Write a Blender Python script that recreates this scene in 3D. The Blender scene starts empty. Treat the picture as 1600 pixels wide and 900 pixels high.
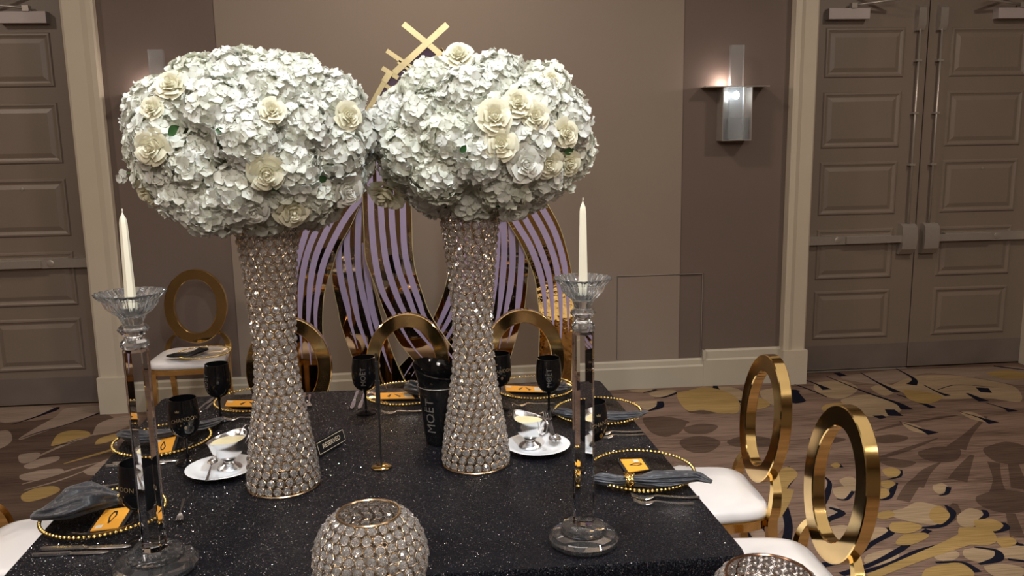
import bpy, math, random
from mathutils import Vector, Matrix, Euler
PI = math.pi
random.seed(7)
C = bpy.context.scene.collection
sc = bpy.context.scene

# ---------------------------------------------------------------- camera
FPX, ROLL, PITCH, YAW, CAMH = 1330.0, math.radians(1.0), math.radians(10.06), math.radians(5.3), 1.75
_f = Vector((math.sin(YAW)*math.cos(PITCH), math.cos(YAW)*math.cos(PITCH), -math.sin(PITCH)))
_r0 = Vector((math.cos(YAW), -math.sin(YAW), 0)); _u0 = _r0.cross(_f)
_r = _r0*math.cos(ROLL) - _u0*math.sin(ROLL); _u = _r0*math.sin(ROLL) + _u0*math.cos(ROLL)
CAM = Vector((0, 0, CAMH))
cd = bpy.data.cameras.new('camera'); cam = bpy.data.objects.new('camera', cd); C.objects.link(cam)
cd.sensor_width = 36; cd.lens = FPX/1600*36; cd.clip_start = .05; cd.clip_end = 60
mr = Matrix((_r, _u, -_f)).transposed().to_4x4(); mr.translation = CAM; cam.matrix_world = mr
sc.camera = cam

# ---------------------------------------------------------------- world, lights, exposure
w = bpy.data.worlds.new('world'); sc.world = w; w.use_nodes = True
w.node_tree.nodes['Background'].inputs[0].default_value = (.8, .75, .7, 1)
w.node_tree.nodes['Background'].inputs[1].default_value = .05
sc.view_settings.view_transform = 'Standard'; sc.view_settings.look = 'None'
sc.view_settings.exposure = 0.10; sc.view_settings.gamma = 1; sc.view_settings.use_curve_mapping = False

def area(name, loc, tgt, size, power, col, spread=PI, shape='DISK'):
    l = bpy.data.lights.new(name, 'AREA'); l.shape = shape; l.size = size; l.energy = power; l.color = col; l.spread = spread
    o = bpy.data.objects.new(name, l); C.objects.link(o); o.location = loc
    o.rotation_euler = (Vector(tgt)-Vector(loc)).to_track_quat('-Z', 'Y').to_euler(); return o
def spot(name, loc, tgt, power, col, ang, rad=.06, blend=.5):
    l = bpy.data.lights.new(name, 'SPOT'); l.energy = power; l.color = col; l.spot_size = math.radians(ang); l.shadow_soft_size = rad; l.spot_blend = blend
    o = bpy.data.objects.new(name, l); C.objects.link(o); o.location = loc
    o.rotation_euler = (Vector(tgt)-Vector(loc)).to_track_quat('-Z', 'Y').to_euler(); return o
CEIL = 3.7
spot('ceiling_spot_cool', (.35, 1.0, CEIL-.08), (0.0, 2.3, 1.2), 185, (.82, .92, 1.0), 80, .07, .7)
spot('ceiling_spot_cool', (-.9, 1.1, CEIL-.08), (-.4, 2.4, 1.2), 82, (.92, .96, 1.0), 70, .07, .7)
spot('ceiling_spot_side', (1.6, 1.9, CEIL-.08), (1.35, 2.7, .2), 120, (1, .95, .88), 75, .07, .8)
for lx, ly in [(-3.6, 3.6), (0, 4.3), (3.4, 3.4), (-3, .2), (0, -1.6), (3.2, .0)]:
    area('ceiling_downlight', (lx, ly, CEIL-.03), (lx, ly, 0), .30, 34, (1, .84, .70))
area('front_fill', (.2, -1.4, CEIL-.05), (0, 2.6, 1.0), 1.6, 95, (1, .92, .84))  # warm fill added behind the camera to lift the flower undersides
area('ambient_fill', (0, 1.5, CEIL-.05), (0, 1.5, 0), 5.5, 42, (1, .87, .76), shape='SQUARE')  # broad overhead light standing in for the room's ambient level, no fixture

# ---------------------------------------------------------------- pixel -> world at a real depth or height
def ray(x, y): return _f + _r*((x-800)/FPX) - _u*((y-450)/FPX)
def PZ(x, y, z):
    d = ray(x, y); return CAM + d*((z-CAMH)/d.z)
def PY(x, y, Y):
    d = ray(x, y); return CAM + d*(Y/d.y)
def PXM(p): return FPX/((Vector(p)-CAM).dot(_f))
TZ = .76

# ---------------------------------------------------------------- mesh builder
class MB:
    def __init__(s): s.v = []; s.f = []; s.m = []; s.mi = 0
    def add(s, vs, fs, mi=None):
        o = len(s.v); s.v += [tuple(a) for a in vs]
        for f in fs: s.f.append(tuple(i+o for i in f)); s.m.append(s.mi if mi is None else mi)
        return s
    def box(s, a, b, mi=None):
        x0, y0, z0 = a; x1, y1, z1 = b
        return s.add([(x0,y0,z0),(x1,y0,z0),(x1,y1,z0),(x0,y1,z0),(x0,y0,z1),(x1,y0,z1),(x1,y1,z1),(x0,y1,z1)],
                     [(3,2,1,0),(4,5,6,7),(0,1,5,4),(1,2,6,5),(2,3,7,6),(3,0,4,7)], mi)
    def loft(s, secs, closed=True, caps=True, mi=None):
        n = len(secs[0]); vs = [p for q in secs for p in q]; fs = []
        for i in range(len(secs)-1):
            for j in range(n if closed else n-1):
                k = (j+1) % n; fs.append((i*n+j, i*n+k, (i+1)*n+k, (i+1)*n+j))
        if caps and closed:
            fs.append(tuple(range(n-1, -1, -1))); fs.append(tuple((len(secs)-1)*n+j for j in range(n)))
        return s.add(vs, fs, mi)
    def lathe(s, prof, n=32, c=(0,0,0), mod=None, mi=None, caps=False):
        secs = []
        for (r, z) in prof:
            row = []
            for j in range(n):
                a = 2*PI*j/n; rr = r*(mod(a, r, z) if mod else 1)
                row.append((c[0]+rr*math.cos(a), c[1]+rr*math.sin(a), c[2]+z))
            secs.append(row)
        return s.loft(secs, True, caps, mi)
    def tube(s, pts, r, n=8, mi=None, closed=False, flat=1.0, up=Vector((0,0,1))):
        pts = [Vector(p) for p in pts]; secs = []; N = len(pts)
        for i, p in enumerate(pts):
            t = (pts[(i+1) % N]-pts[i-1]) if closed else (pts[min(i+1, N-1)]-pts[max(i-1, 0)])
            t.normalize(); u = up if abs(t.dot(up)) < .95 else Vector((1, 0, 0))
            a = t.cross(u).normalized(); b = a.cross(t).normalized()
            rr = r[i] if isinstance(r, (list, tuple)) else r
            secs.append([p + a*(rr*math.cos(2*PI*j/n)) + b*(rr*flat*math.sin(2*PI*j/n)) for j in range(n)])
        if closed: secs.append(secs[0]); return s.loft(secs, True, False, mi)
        return s.loft(secs, True, True, mi)
    def extrude(s, poly, d, mi=None):                      # poly: list of Vectors, convex or simple; d: depth vector
        n = len(poly); vs = [Vector(p) for p in poly] + [Vector(p)+d for p in poly]
        fs = [tuple(range(n)), tuple(range(2*n-1, n-1, -1))]+[(i, i+n, (i+1) % n+n, (i+1) % n) for i in range(n)]
        return s.add(vs, fs, mi)
    def strip(s, L, R, d, mi=None):                        # solid ribbon between two polylines
        secs = [[l, r, Vector(r)+d, Vector(l)+d] for l, r in zip(L, R)]
        return s.loft(secs, True, True, mi)
    def mesh(s, name, mats, smooth=True, ang=40):
        me = bpy.data.meshes.new(name); me.from_pydata(s.v, [], s.f)
        for m in (mats if isinstance(mats, (list, tuple)) else [mats]): me.materials.append(m)
        if any(s.m): me.polygons.foreach_set('material_index', s.m)
        import bmesh
        bm = bmesh.new(); bm.from_mesh(me); bmesh.ops.recalc_face_normals(bm, faces=bm.faces)
        if smooth and ang < 179:
            for e in bm.edges:
                if len(e.link_faces) == 2 and e.calc_face_angle(0) > math.radians(ang): e.smooth = False
        bm.to_mesh(me); bm.free()
        if smooth: me.polygons.foreach_set('use_smooth', [True]*len(me.polygons))
        me.update(); return me
    def obj(s, name, mats, parent=None, smooth=True, ang=40):
        return link(name, s.mesh(name, mats, smooth, ang), parent)
def link(name, me, parent=None, mat=None):
    o = bpy.data.objects.new(name, me); C.objects.link(o)
    if parent: o.parent = parent
    if mat is not None: o.matrix_local = mat
    return o
def thing(name, label, cat, loc=(0,0,0), rz=0, group=None):
    o = bpy.data.objects.new(name, None); C.objects.link(o); o.empty_display_size = .05
    o.location = loc; o.rotation_euler = (0, 0, rz); tag(o, label, cat, group); return o
def tag(o, label, cat, group=None, kind=None):
    o['label'] = label; o['category'] = cat
    if group: o['group'] = group
    if kind: o['kind'] = kind
    return o
def struct(o): o['kind'] = 'structure'; return o
def stuff(o): o['kind'] = 'stuff'; return o
def kids(o): return [x for x in C.objects if x.parent is o]
def dup(root, loc, rz, label, group=None):
    r = root.copy(); C.objects.link(r); r.location = loc; r.rotation_euler = (0, 0, rz); r['label'] = label
    if group: r['group'] = group
    for ch in kids(root):
        c = ch.copy(); C.objects.link(c); c.parent = r
        for g in kids(ch):
            d = g.copy(); C.objects.link(d); d.parent = c
    return r
def cr(pts, n=8):                                          # Catmull-Rom resample, tuples of any size
    out = []; P = [tuple(p) for p in pts]
    for i in range(len(P)-1):
        p0 = P[max(i-1, 0)]; p1 = P[i]; p2 = P[i+1]; p3 = P[min(i+2, len(P)-1)]
        for k in range(n):
            t = k/n
            out.append(tuple(.5*(2*b+(c-a)*t+(2*a-5*b+4*c-d)*t*t+(3*b-a-3*c+d)*t*t*t) for a, b, c, d in zip(p0, p1, p2, p3)))
    out.append(P[-1]); return out
def resamp(pts, n):
    P = cr(pts, 12); L = [0]
    for a, b in zip(P, P[1:]): L.append(L[-1]+math.dist(a, b))
    out = []; j = 0
    for i in range(n):
        t = L[-1]*i/(n-1)
        while j < len(L)-2 and L[j+1] < t: j += 1
        k = (t-L[j])/max(L[j+1]-L[j], 1e-9); out.append(tuple(a+(b-a)*k for a, b in zip(P[j], P[j+1])))
    return out
def sphere_faces(r, nu=8, nv=5, c=(0,0,0)):
    return [(r*math.sin(PI*i/nv), -r*math.cos(PI*i/nv)) for i in range(nv+1)]

# ---------------------------------------------------------------- materials
class NT:
    def __init__(s, name):
        s.m = bpy.data.materials.new(name); s.m.use_nodes = True; s.t = s.m.node_tree; s.b = s.t.nodes['Principled BSDF']
        s.out = s.t.nodes['Material Output']
    def n(s, typ, ins=None, **kw):
        nd = s.t.nodes.new(typ)
        for k, v in kw.items(): setattr(nd, k, v)
        for k, v in (ins or {}).items():
            if isinstance(v, bpy.types.NodeSocket): s.t.links.new(v, nd.inputs[k])
            else: nd.inputs[k].default_value = v
        return nd
    def l(s, a, b): s.t.links.new(a, b)
    def math(s, op, a, b=0.0, c=0.0):
        nd = s.n('ShaderNodeMath', {0: a, 1: b, 2: c}, operation=op); return nd.outputs[0]
    def mix(s, f, a, b):
        nd = s.n('ShaderNodeMix', data_type='RGBA')
        for k, v in ((0, f), (6, a), (7, b)):
            if isinstance(v, bpy.types.NodeSocket): s.t.links.new(v, nd.inputs[k])
            else: nd.inputs[k].default_value = v
        return nd.outputs[2]
    def ramp(s, f, stops):
        nd = s.n('ShaderNodeValToRGB', {0: f}); r = nd.color_ramp
        while len(r.elements) < len(stops): r.elements.new(.5)
        for e, (p, c) in zip(r.elements, stops): e.position = p; e.color = c if len(c) == 4 else (*c, 1)
        return nd.outputs[0]
    def coords(s, kind='Object', scale=(1,1,1), rot=(0,0,0), loc=(0,0,0)):
        tc = s.n('ShaderNodeTexCoord'); mp = s.n('ShaderNodeMapping', {'Vector': tc.outputs[kind], 'Scale': scale, 'Rotation': rot, 'Location': loc}); return mp.outputs[0]
    def noise(s, v, scale, detail=3, rough=.5, dist=0):
        return s.n('ShaderNodeTexNoise', {'Vector': v, 'Scale': scale, 'Detail': detail, 'Roughness': rough, 'Distortion': dist}).outputs[0]
    def bump(s, h, strength=.3, dist=.01):
        b = s.n('ShaderNodeBump', {'Height': h, 'Strength': strength, 'Distance': dist}); s.l(b.outputs[0], s.b.inputs['Normal'])
def pbr(name, col, rough=.5, metal=0, noise=0, nscale=20, bump=0, bscale=60, spec=None, **kw):
    t = NT(name); b = t.b
    b.inputs['Base Color'].default_value = (*col, 1); b.inputs['Roughness'].default_value = rough; b.inputs['Metallic'].default_value = metal
    if spec is not None: b.inputs['Specular IOR Level'].default_value = spec
    v = t.coords()
    if noise:
        n = t.noise(v, nscale); d = tuple(max(0, c*(1-noise)) for c in col)+(1,); u = tuple(min(1, c*(1+noise)) for c in col)+(1,)
        t.l(t.mix(n, d, u), b.inputs['Base Color'])
    if bump: t.bump(t.noise(v, bscale), bump)
    for k, x in kw.items(): b.inputs[k.replace('_', ' ')].default_value = x
    return t.m
M = {}
M['wall_dark'] = pbr('wall_dark', (.130, .097, .082), .75, noise=.06, nscale=3, bump=.08, bscale=300)
M['wall_light'] = pbr('wall_light', (.240, .195, .158), .7, noise=.04, nscale=3, bump=.08, bscale=300)
M['cream'] = pbr('cream_trim', (.42, .385, .31), .5, noise=.05, nscale=6)
M['casing'] = pbr('casing_paint', (.50, .445, .355), .45, noise=.06, nscale=5)
M['door'] = pbr('door_paint', (.195, .155, .125), .42, noise=.06, nscale=4, bump=.05, bscale=200)
M['kick'] = pbr('kick_plate', (.20, .17, .155), .38, .35, noise=.25, nscale=5)
M['steel'] = pbr('brushed_steel', (.46, .42, .38), .32, .6, noise=.08, nscale=40)
M['closer'] = pbr('closer_grey', (.42, .37, .36), .5, .1, noise=.03)
M['ceiling'] = pbr('ceiling', (.55, .50, .44), .9, noise=.05)
M['dark'] = pbr('gap_dark', (.015, .013, .012), .8)
M['gold'] = pbr('polished_gold', (.95, .69, .29), .10, 1, noise=.06, nscale=4)
M['gold_face'] = pbr('polished_gold_face', (.70, .50, .23), .09, 1, noise=.22, nscale=9)  # darker mottled copy of the ring gold, dark reflections put into the colour
M['gold_bead'] = pbr('gold_bead', (.85, .62, .22), .18, 1)
M['wire'] = pbr('champagne_wire', (.72, .56, .38), .25, 1)
M['rosewire'] = pbr('rose_gold_wire', (.62, .36, .24), .22, 1)
M['silver'] = pbr('silver_steel', (.86, .86, .87), .24, 1, noise=.05, nscale=30)
M['white'] = pbr('white_china', (.78, .80, .82), .12, noise=.02)
M['black'] = pbr('gloss_black', (.006, .006, .007), .08, noise=.2)
M['blackmat'] = pbr('matt_black', (.012, .012, .013), .45, noise=.2)
M['print_gold'] = pbr('print_gold', (.30, .22, .12), .4, .4)
M['print_grey'] = pbr('print_grey', (.16, .15, .14), .45, .1)
M['print_cream'] = pbr('print_cream', (.85, .72, .52), .5)
M['orange'] = pbr('orange_card', (.78, .36, .035), .55, noise=.05)
M['label_white'] = pbr('label_white', (.62, .58, .48), .6)
M['leather'] = pbr('white_leather', (.72, .70, .70), .32, noise=.03, nscale=8, bump=.06, bscale=30)
M['candle'] = pbr('ivory_wax', (.80, .74, .58), .45, noise=.03)
M['lilac'] = pbr('lilac_vinyl', (.33, .26, .39), .5, noise=.04)
M['lilac_dark'] = pbr('lilac_panel', (.15, .10, .17), .6, noise=.1)
M['navy'] = pbr('carpet_navy', (.008, .008, .015), .95, noise=.4, nscale=80, spec=.05)
M['stem'] = pbr('green_stem', (.13, .25, .07), .5, noise=.2)
M['leaf'] = pbr('green_leaf', (.035, .10, .03), .45, noise=.3, nscale=30)
M['sauce'] = pbr('cream_sauce', (.70, .62, .38), .35, noise=.1, nscale=60)
M['napkin'] = pbr('slate_napkin', (.022, .026, .036), .38, noise=.3, nscale=30, bump=.5, bscale=45, Sheen_Weight=.25)
M['mirror'] = pbr('gold_mirror', (.52, .38, .24), .035, 1, noise=.10, nscale=3)
M['mirror_lit'] = pbr('gold_mirror_lit', (.92, .56, .20), .05, 1, noise=.25, nscale=6, bump=.25, bscale=14)  # mirror gold again, warm reflection put into its colour for the right ribbon
M['lattice'] = pbr('champagne_gold_lattice', (.66, .57, .32), .3, .45, noise=.2, nscale=25)
def glass(name, col=(1,1,1), rough=0.0, ior=1.5, thin=False):
    t = NT(name); b = t.b
    b.inputs['Base Color'].default_value = (*col, 1); b.inputs['Roughness'].default_value = rough
    b.inputs['IOR'].default_value = ior; b.inputs['Transmission Weight'].default_value = 1
    return t.m
M['crystal'] = glass('crystal_glass', (.98, .98, .98), .0, 1.36)
M['crystal_foot'] = pbr('crystal_foot', (.95, .97, 1), .01, 0, Transmission_Weight=.985, IOR=1.5)
M['bead'] = pbr('crystal_bead', (.93, .90, .87), .03, 0, Transmission_Weight=.90, IOR=1.6, Coat_Weight=.6, Coat_Roughness=.05)
M['crystal_cut'] = pbr('cut_crystal', (.95, .98, 1), .02, 0, Transmission_Weight=.965, IOR=1.55)
M['clear'] = glass('clear_charger_glass', (.93, .93, .93), .02, 1.3)
M['sconce_glass'] = pbr('sconce_glass', (.75, .78, .80), .12, 0, Transmission_Weight=.82, IOR=1.3)
def petal(name, col, green=.0, trans=.25):
    t = NT(name); oi = t.n('ShaderNodeObjectInfo'); v = t.coords()
    a = tuple(c*.90 for c in col)+(1,); b_ = (*col, 1)
    base = t.mix(t.noise(v, 30), a, b_)
    tint = t.mix(t.math('MULTIPLY', oi.outputs['Random'], green), base, (.66, .70, .42, 1))
    t.l(tint, t.b.inputs['Base Color']); t.b.inputs['Roughness'].default_value = .55
    tr = t.n('ShaderNodeBsdfTranslucent', {'Color': tint}); mx = t.n('ShaderNodeMixShader', {0: trans, 1: t.b.outputs[0], 2: tr.outputs[0]})
    t.l(mx.outputs[0], t.out.inputs[0]); return t.m
M['petal'] = petal('hydrangea_petal', (.80, .80, .745), .25, .25)
M['petal_in'] = petal('hydrangea_petal_inner', (.50, .54, .34), .3)
M['rose'] = petal('rose_petal', (.84, .80, .62), .05, .2)
M['rose_white'] = petal('rose_petal_white', (.82, .81, .74), .05, .2)

def sequin():
    t = NT('black_sequin_cloth'); v = t.coords()
    b = t.b; b.inputs['Base Color'].default_value = (.006, .006, .009, 1); b.inputs['Roughness'].default_value = .36; b.inputs['Specular IOR Level'].default_value = .16
    vo = t.n('ShaderNodeTexVoronoi', {'Vector': v, 'Scale': 520.0})
    rnd = vo.outputs['Color']; geo = t.n('ShaderNodeNewGeometry')
    off = t.n('ShaderNodeVectorMath', {0: rnd, 1: (.5, .5, .5)}, operation='SUBTRACT')
    sc_ = t.n('ShaderNodeVectorMath', {0: off.outputs[0], 'Scale': 1.1}, operation='SCALE')
    ad = t.n('ShaderNodeVectorMath', {0: geo.outputs['Normal'], 1: sc_.outputs[0]}, operation='ADD')
    nm = t.n('ShaderNodeVectorMath', {0: ad.outputs[0]}, operation='NORMALIZE')
    t.l(nm.outputs[0], b.inputs['Normal'])
    fl = t.n('ShaderNodeTexVoronoi', {'Vector': v, 'Scale': 215.0})
    dot = t.math('LESS_THAN', fl.outputs['Distance'], .26)
    sep = t.n('ShaderNodeSeparateColor', {0: fl.outputs['Color']})
    pick = t.math('GREATER_THAN', sep.outputs[0], .58)
    msk = t.math('MULTIPLY', dot, pick)
    off2 = t.n('ShaderNodeVectorMath', {0: fl.outputs['Color'], 1: (.5, .5, .5)}, operation='SUBTRACT')
    sc2 = t.n('ShaderNodeVectorMath', {0: off2.outputs[0], 'Scale': 1.3}, operation='SCALE')
    ad2 = t.n('ShaderNodeVectorMath', {0: geo.outputs['Normal'], 1: sc2.outputs[0]}, operation='ADD')
    nm2 = t.n('ShaderNodeVectorMath', {0: ad2.outputs[0]}, operation='NORMALIZE')
    g = t.n('ShaderNodeBsdfGlossy', {'Color': (.9, .9, .95, 1), 'Roughness': .16, 'Normal': nm2.outputs[0]})
    mx = t.n('ShaderNodeMixShader', {0: msk, 1: b.outputs[0], 2: g.outputs[0]})
    t.l(mx.outputs[0], t.out.inputs[0]); return t.m
M['sequin'] = sequin()

def carpet(name, dark, light, per=1.0):
    t = NT(name); v = t.coords('Object')
    st = t.coords('Object', scale=(4, 130, 1), rot=(0, 0, .03))
    s1 = t.noise(st, 1.0, 4, .6)
    st2 = t.coords('Object', scale=(.7, 4.2, 1), rot=(0, 0, .03)); s2 = t.noise(st2, 1.0, 3, .55)
    m = t.math('ADD', t.math('MULTIPLY', s1, .62), t.math('MULTIPLY', s2, .55))
    base = t.ramp(m, [(.44, dark), (.60, light), (.74, tuple(c*1.3 for c in light))])
    t.l(base, t.b.inputs['Base Color']); t.b.inputs['Roughness'].default_value = .95
    t.b.inputs['Specular IOR Level'].default_value = .1
    t.bump(t.noise(v, 400, 2), .5, .004); return t.m
M['carpet'] = carpet('carpet_brown', (.060, .036, .026), (.185, .125, .095))
M['motif_tan'] = carpet('carpet_tan', (.205, .150, .090), (.30, .22, .14))
M['motif_gold'] = carpet('carpet_gold', (.20, .130, .045), (.29, .195, .075))
M['motif_mauve'] = carpet('carpet_mauve', (.165, .120, .090), (.24, .180, .140))
M['motif_brown'] = carpet('carpet_dark_brown', (.040, .024, .018), (.085, .055, .040))

# ================================================================ SETTING
XL, XR, YB, YW, YD = -6.0, 6.5, -3.5, 5.66, 5.86
fl = struct(MB().box((XL, YB, -.05), (XR, 6.0, 0)).obj('floor', M['carpet'], smooth=False))
struct(MB().box((XL, YB, CEIL), (XR, 6.0, CEIL+.05)).obj('ceiling', M['ceiling'], smooth=False))
struct(MB().box((XL-.1, YB, 0), (XL, 6.0, CEIL)).obj('wall_left', M['wall_light'], smooth=False))
struct(MB().box((XR, YB, 0), (XR+.1, 6.0, CEIL)).obj('wall_right', M['wall_light'], smooth=False))
struct(MB().box((XL, YB-.1, 0), (XR, YB, CEIL)).obj('wall_front', M['wall_light'], smooth=False))
DL0, DL1 = -4.02, -2.21          # left opening
DR0, DR1 = 2.585, 4.41           # right opening
DH = 2.80
wb = MB()
for a, b in ((XL, DL0), (DL1, DR0), (DR1, XR)): wb.box((a, YW, 0), (b, YW+.3, CEIL))
for a, b in ((DL0, DL1), (DR0, DR1)): wb.box((a, YW, DH), (b, YW+.3, CEIL))
wall = struct(wb.obj('wall_back', M['wall_dark'], smooth=False))
wb = MB().box((XL, 6.0, 0), (XR, 6.1, CEIL)); struct(wb.obj('wall_outer', M['dark'], smooth=False))
struct(MB().box((-1.305, YW-.006, .17), (1.687, YW, CEIL)).obj('trim_1', M['wall_light'], smooth=False))   # lighter wall covering
hp = MB()                                                                                                    # flush access panel outline
for a, b in (((1.250, .798), (1.850, .802)), ((1.250, .215), (1.254, .80)), ((1.846, .215), (1.850, .80))):
    hp.box((a[0], YW-.0085, a[1]), (b[0], YW-.006, b[1]))
hp.obj('access_panel_seam', M['steel'], wall, smooth=False)
hp = MB()
for a, b in (((1.247, .794), (1.853, .798)), ((1.247, .215), (1.250, .80)), ((1.850, .215), (1.853, .80))):
    hp.box((a[0], YW-.0075, a[1]), (b[0], YW-.006, b[1]))
hp.obj('access_panel_shadow_gap', M['dark'], wall, smooth=False)
def base_seg(name, x0, x1, h, h2, t=.030):
    m = MB(); P = [(-.0, 0), (-t, 0), (-t, h2-.0), (-t+.008, h2+.012), (-t+.012, h-.012), (-t+.020, h), (0, h)]
    m.loft([[(x, YW+p[0], p[1]) for p in P] for x in (x0, x1)]); return struct(m.obj(name, M['cream'], smooth=False))
base_seg('baseboard_back', -2.0, 1.86, .200, .145)
base_seg('baseboard_back', 1.86, 2.417, .258, .185, .034)
base_seg('baseboard_right', 4.58, XR, .20, .145)
base_seg('baseboard_left', XL, -4.19, .20, .145)
m = MB().box((1.855, YW-.036, .190), (1.875, YW-.0, .258)); struct(m.obj('trim_2', M['cream'], smooth=False))

def casing(name, x0, x1, yf, flip):
    P = [(0, 0), (0, .05), (.012, .062), (.06, .066), (.10, .070), (.13, .085), (.155, .085), (.165, .075), (.165, 0)]
    W = x1-x0; Q = [((p[0]/.165*W if not flip else W-p[0]/.165*W), p[1]/.085*(YW-yf)) for p in P]
    m = MB(); m.loft([[(x0+q[0], YW-q[1], z) for q in Q] for z in (0.0, CEIL)])
    m.box((x0, YW-.0, 0), (x1, YW+.20, DH))
    o = struct(m.obj(name, M['casing'], smooth=False))
    MB().box((x0-.004, yf-.010, 0), (x1+.004, YW, .245)).obj('plinth_block', M['casing'], o, smooth=False)
    return o
casing('trim_3', -2.21, -2.01, 5.61, False)
casing('trim_4', 2.417, 2.585, 5.58, True)
casing('trim_5', 4.386, 4.56, 5.60, False)
casing('trim_6', -4.19, -4.02, 5.60, True)

def door_leaf(name, x0, x1, side, hinge_left):
    """one painted fire door leaf: five raised panels, kick plate, closer, push bar and vertical rod"""
    T = .045; o = struct(MB().box((x0, YD, .012), (x1, YD+T, DH)).obj(name, M['door'], smooth=False))
    W = x1-x0; px0 = x0+.150 if hinge_left else x0+.165; px1 = x1-.165 if hinge_left else x1-.150
    for (z0, z1) in ((.245, .605), (.690, 1.055), (1.155, 1.535), (1.63, 2.02), (2.115, 2.455)):
        # recessed moulding groove and raised field
        m = MB(); g = .045
        rings = [(0, .0), (.008, -.009), (.018, -.010), (.026, -.005), (.036, -.0012), (.040, -.0012), (g+.022, -.010), (g+.026, -.010)]
        secs = [[(px0+d, YD+y, z0+d), (px1-d, YD+y, z0+d), (px1-d, YD+y, z1-d), (px0+d, YD+y, z1-d)] for d, y in rings]
        m.loft(secs, True, False); m.add(secs[-1], [(0, 1, 2, 3)]); m.obj('door_panel', M['door'], o, smooth=False)
    MB().box((x0+.006, YD-.002, .02), (x1-.006, YD, .195)).obj('kick_plate', M['kick'], o, smooth=False)
    # push bar (dark channel, bright touch pad, latch housing)
    lx = x1 if hinge_left else x0; s = -1 if hinge_left else 1
    def seg(a, b): return (min(a, b), max(a, b))
    hx = x0+.01 if hinge_left else x1-.01
    a, b = seg(lx+s*.20, hx); pb = MB().box((a, YD-.045, .950), (b, YD-.0, 1.010)).obj('push_bar', M['steel'], o, smooth=False)
    m = MB(); a, b = seg(lx+s*.13, lx+s*.545); m.box((a, YD-.062, .955), (b, YD-.040, 1.004)); m.obj('touch_pad', M['steel'], pb, smooth=False)
    m = MB(); cx = lx+s*.60; m.lathe([(0, -.006), (.024, -.006), (.024, 0), (.016, .003), (0, .003)], 20)
    m.v = [(cx+x, YD-.046-z, .98+y) for x, y, z in m.v]; m.obj('lock_cylinder', M['steel'], pb)
    a, b = seg(lx+s*.025, lx+s*.135)
    m = MB(); P = [(0, .865), (-.035, .865), (-.075, .905), (-.085, .98), (-.075, 1.065), (-.045, 1.085), (0, 1.085)]
    m.loft([[(x, YD+p[0], p[1]) for p in P] for x in (a, b)]); m.obj('latch_housing', M['steel'], o, ang=30)
    rx = lx+s*.075
    rd = MB().tube([(rx, YD-.035, 1.08), (rx, YD-.035, 2.45)], .0075, 8).obj('vertical_rod', M['steel'], o)
    for z in (1.50, 1.86, 2.22): MB().box((rx-.02, YD-.045, z), (rx+.02, YD, z+.014)).obj('rod_guide', M['steel'], rd, smooth=False)
    m = MB(); P = [(0, 2.43), (-.035, 2.43), (-.055, 2.47), (-.055, 2.58), (-.03, 2.60), (0, 2.60)]
    m.loft([[(x, YD+p[0], p[1]) for p in P] for x in (rx-.028, rx+.028)]); m.obj('top_latch', M['steel'], o, ang=30)
    # closer
    if hinge_left: ca, cb, e = x0+.14, x0+.43, x0+.59
    else: ca, cb, e = x1-.43, x1-.14, x1-.59
    cl = MB().box((ca, YD-.062, 2.505), (cb, YD, 2.575)).obj('closer_body', M['closer'], o, smooth=False)
    cm = (ca+cb)/2
    MB().tube([(cm+.03, YD-.055, 2.595), (e, YD-.15, 2.62)], .009, 6).obj('closer_arm', M['steel'], cl)
    MB().tube([(e, YD-.15, 2.625), (cm+.03, YD-.03, 2.68)], .009, 6).obj('closer_arm', M['steel'], cl)
    MB().box((cm+.01, YD-.07, 2.575), (cm+.05, YD-.03, 2.61)).obj('closer_spindle', M['steel'], cl, smooth=False)
    m = MB(); m.lathe([(0, 0), (.010, 0), (.010, .004), (0, .006)], 12); vx = (x0+x1)/2+.02
    m.v = [(vx+x, YD-z-.010, 1.47+y) for x, y, z in m.v]
    if name != 'door_1': m.obj('door_viewer', M['steel'], o)
    return o
door_leaf('door_1', 2.600, 3.492, 1, True)
door_leaf('door_2', 3.500, 4.392, 1, False)
door_leaf('door_3', -3.112, -2.225, -1, False)
door_leaf('door_4', -4.008, -3.120, -1, True)
struct(MB().box((2.60, YD-.02, .0), (3.49, YD+.06, .004)).obj('trim_7', M['steel'], smooth=False))   # threshold strip

# ---------------------------------------------------------------- carpet motifs: tufted inlays lying in the pile
MOT = {'tan': M['motif_tan'], 'gold': M['motif_gold'], 'mauve': M['motif_mauve'], 'brown': M['motif_brown'], 'navy': M['navy']}
MLEV = {'brown': .0006, 'mauve': .0009, 'tan': .0012, 'navy': .0015, 'gold': .0018}
MM = {k: MB() for k in MOT}; MN = [0]
def mz(k): MN[0] += 1; return MLEV[k]+MN[0]*8e-7
def blob(kind, pts, pix=True, lev=None):
    P = [(PZ(x, y, 0) if pix else Vector((x, y, 0))) for x, y in pts]
    Q = cr([tuple(p) for p in P+[P[0], P[1]]], 5)[:-6]
    z = mz(kind); MM[kind].add([(q[0], q[1], z) for q in Q], [tuple(range(len(Q)))])
def swoosh(kind, pts, pix=True, z=None):                   # pts: x, y, full width in cm
    P = [((PZ(x, y, 0) if pix else Vector((x, y, 0))), w) for x, y, w in pts]
    Q = cr([(p.x, p.y, w) for p, w in P], 5); z = mz(kind); vs = []
    for i, q in enumerate(Q):
        a = Q[max(i-1, 0)]; b = Q[min(i+1, len(Q)-1)]; t = Vector((b[0]-a[0], b[1]-a[1], 0)).normalized(); n = Vector((-t.y, t.x, 0))
        h = max(q[2], .05)/200; vs += [(q[0]+n.x*h, q[1]+n.y*h, z), (q[0]-n.x*h, q[1]-n.y*h, z)]
    MM[kind].add(vs, [(2*i, 2*i+1, 2*i+3, 2*i+2) for i in range(len(Q)-1)])
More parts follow.
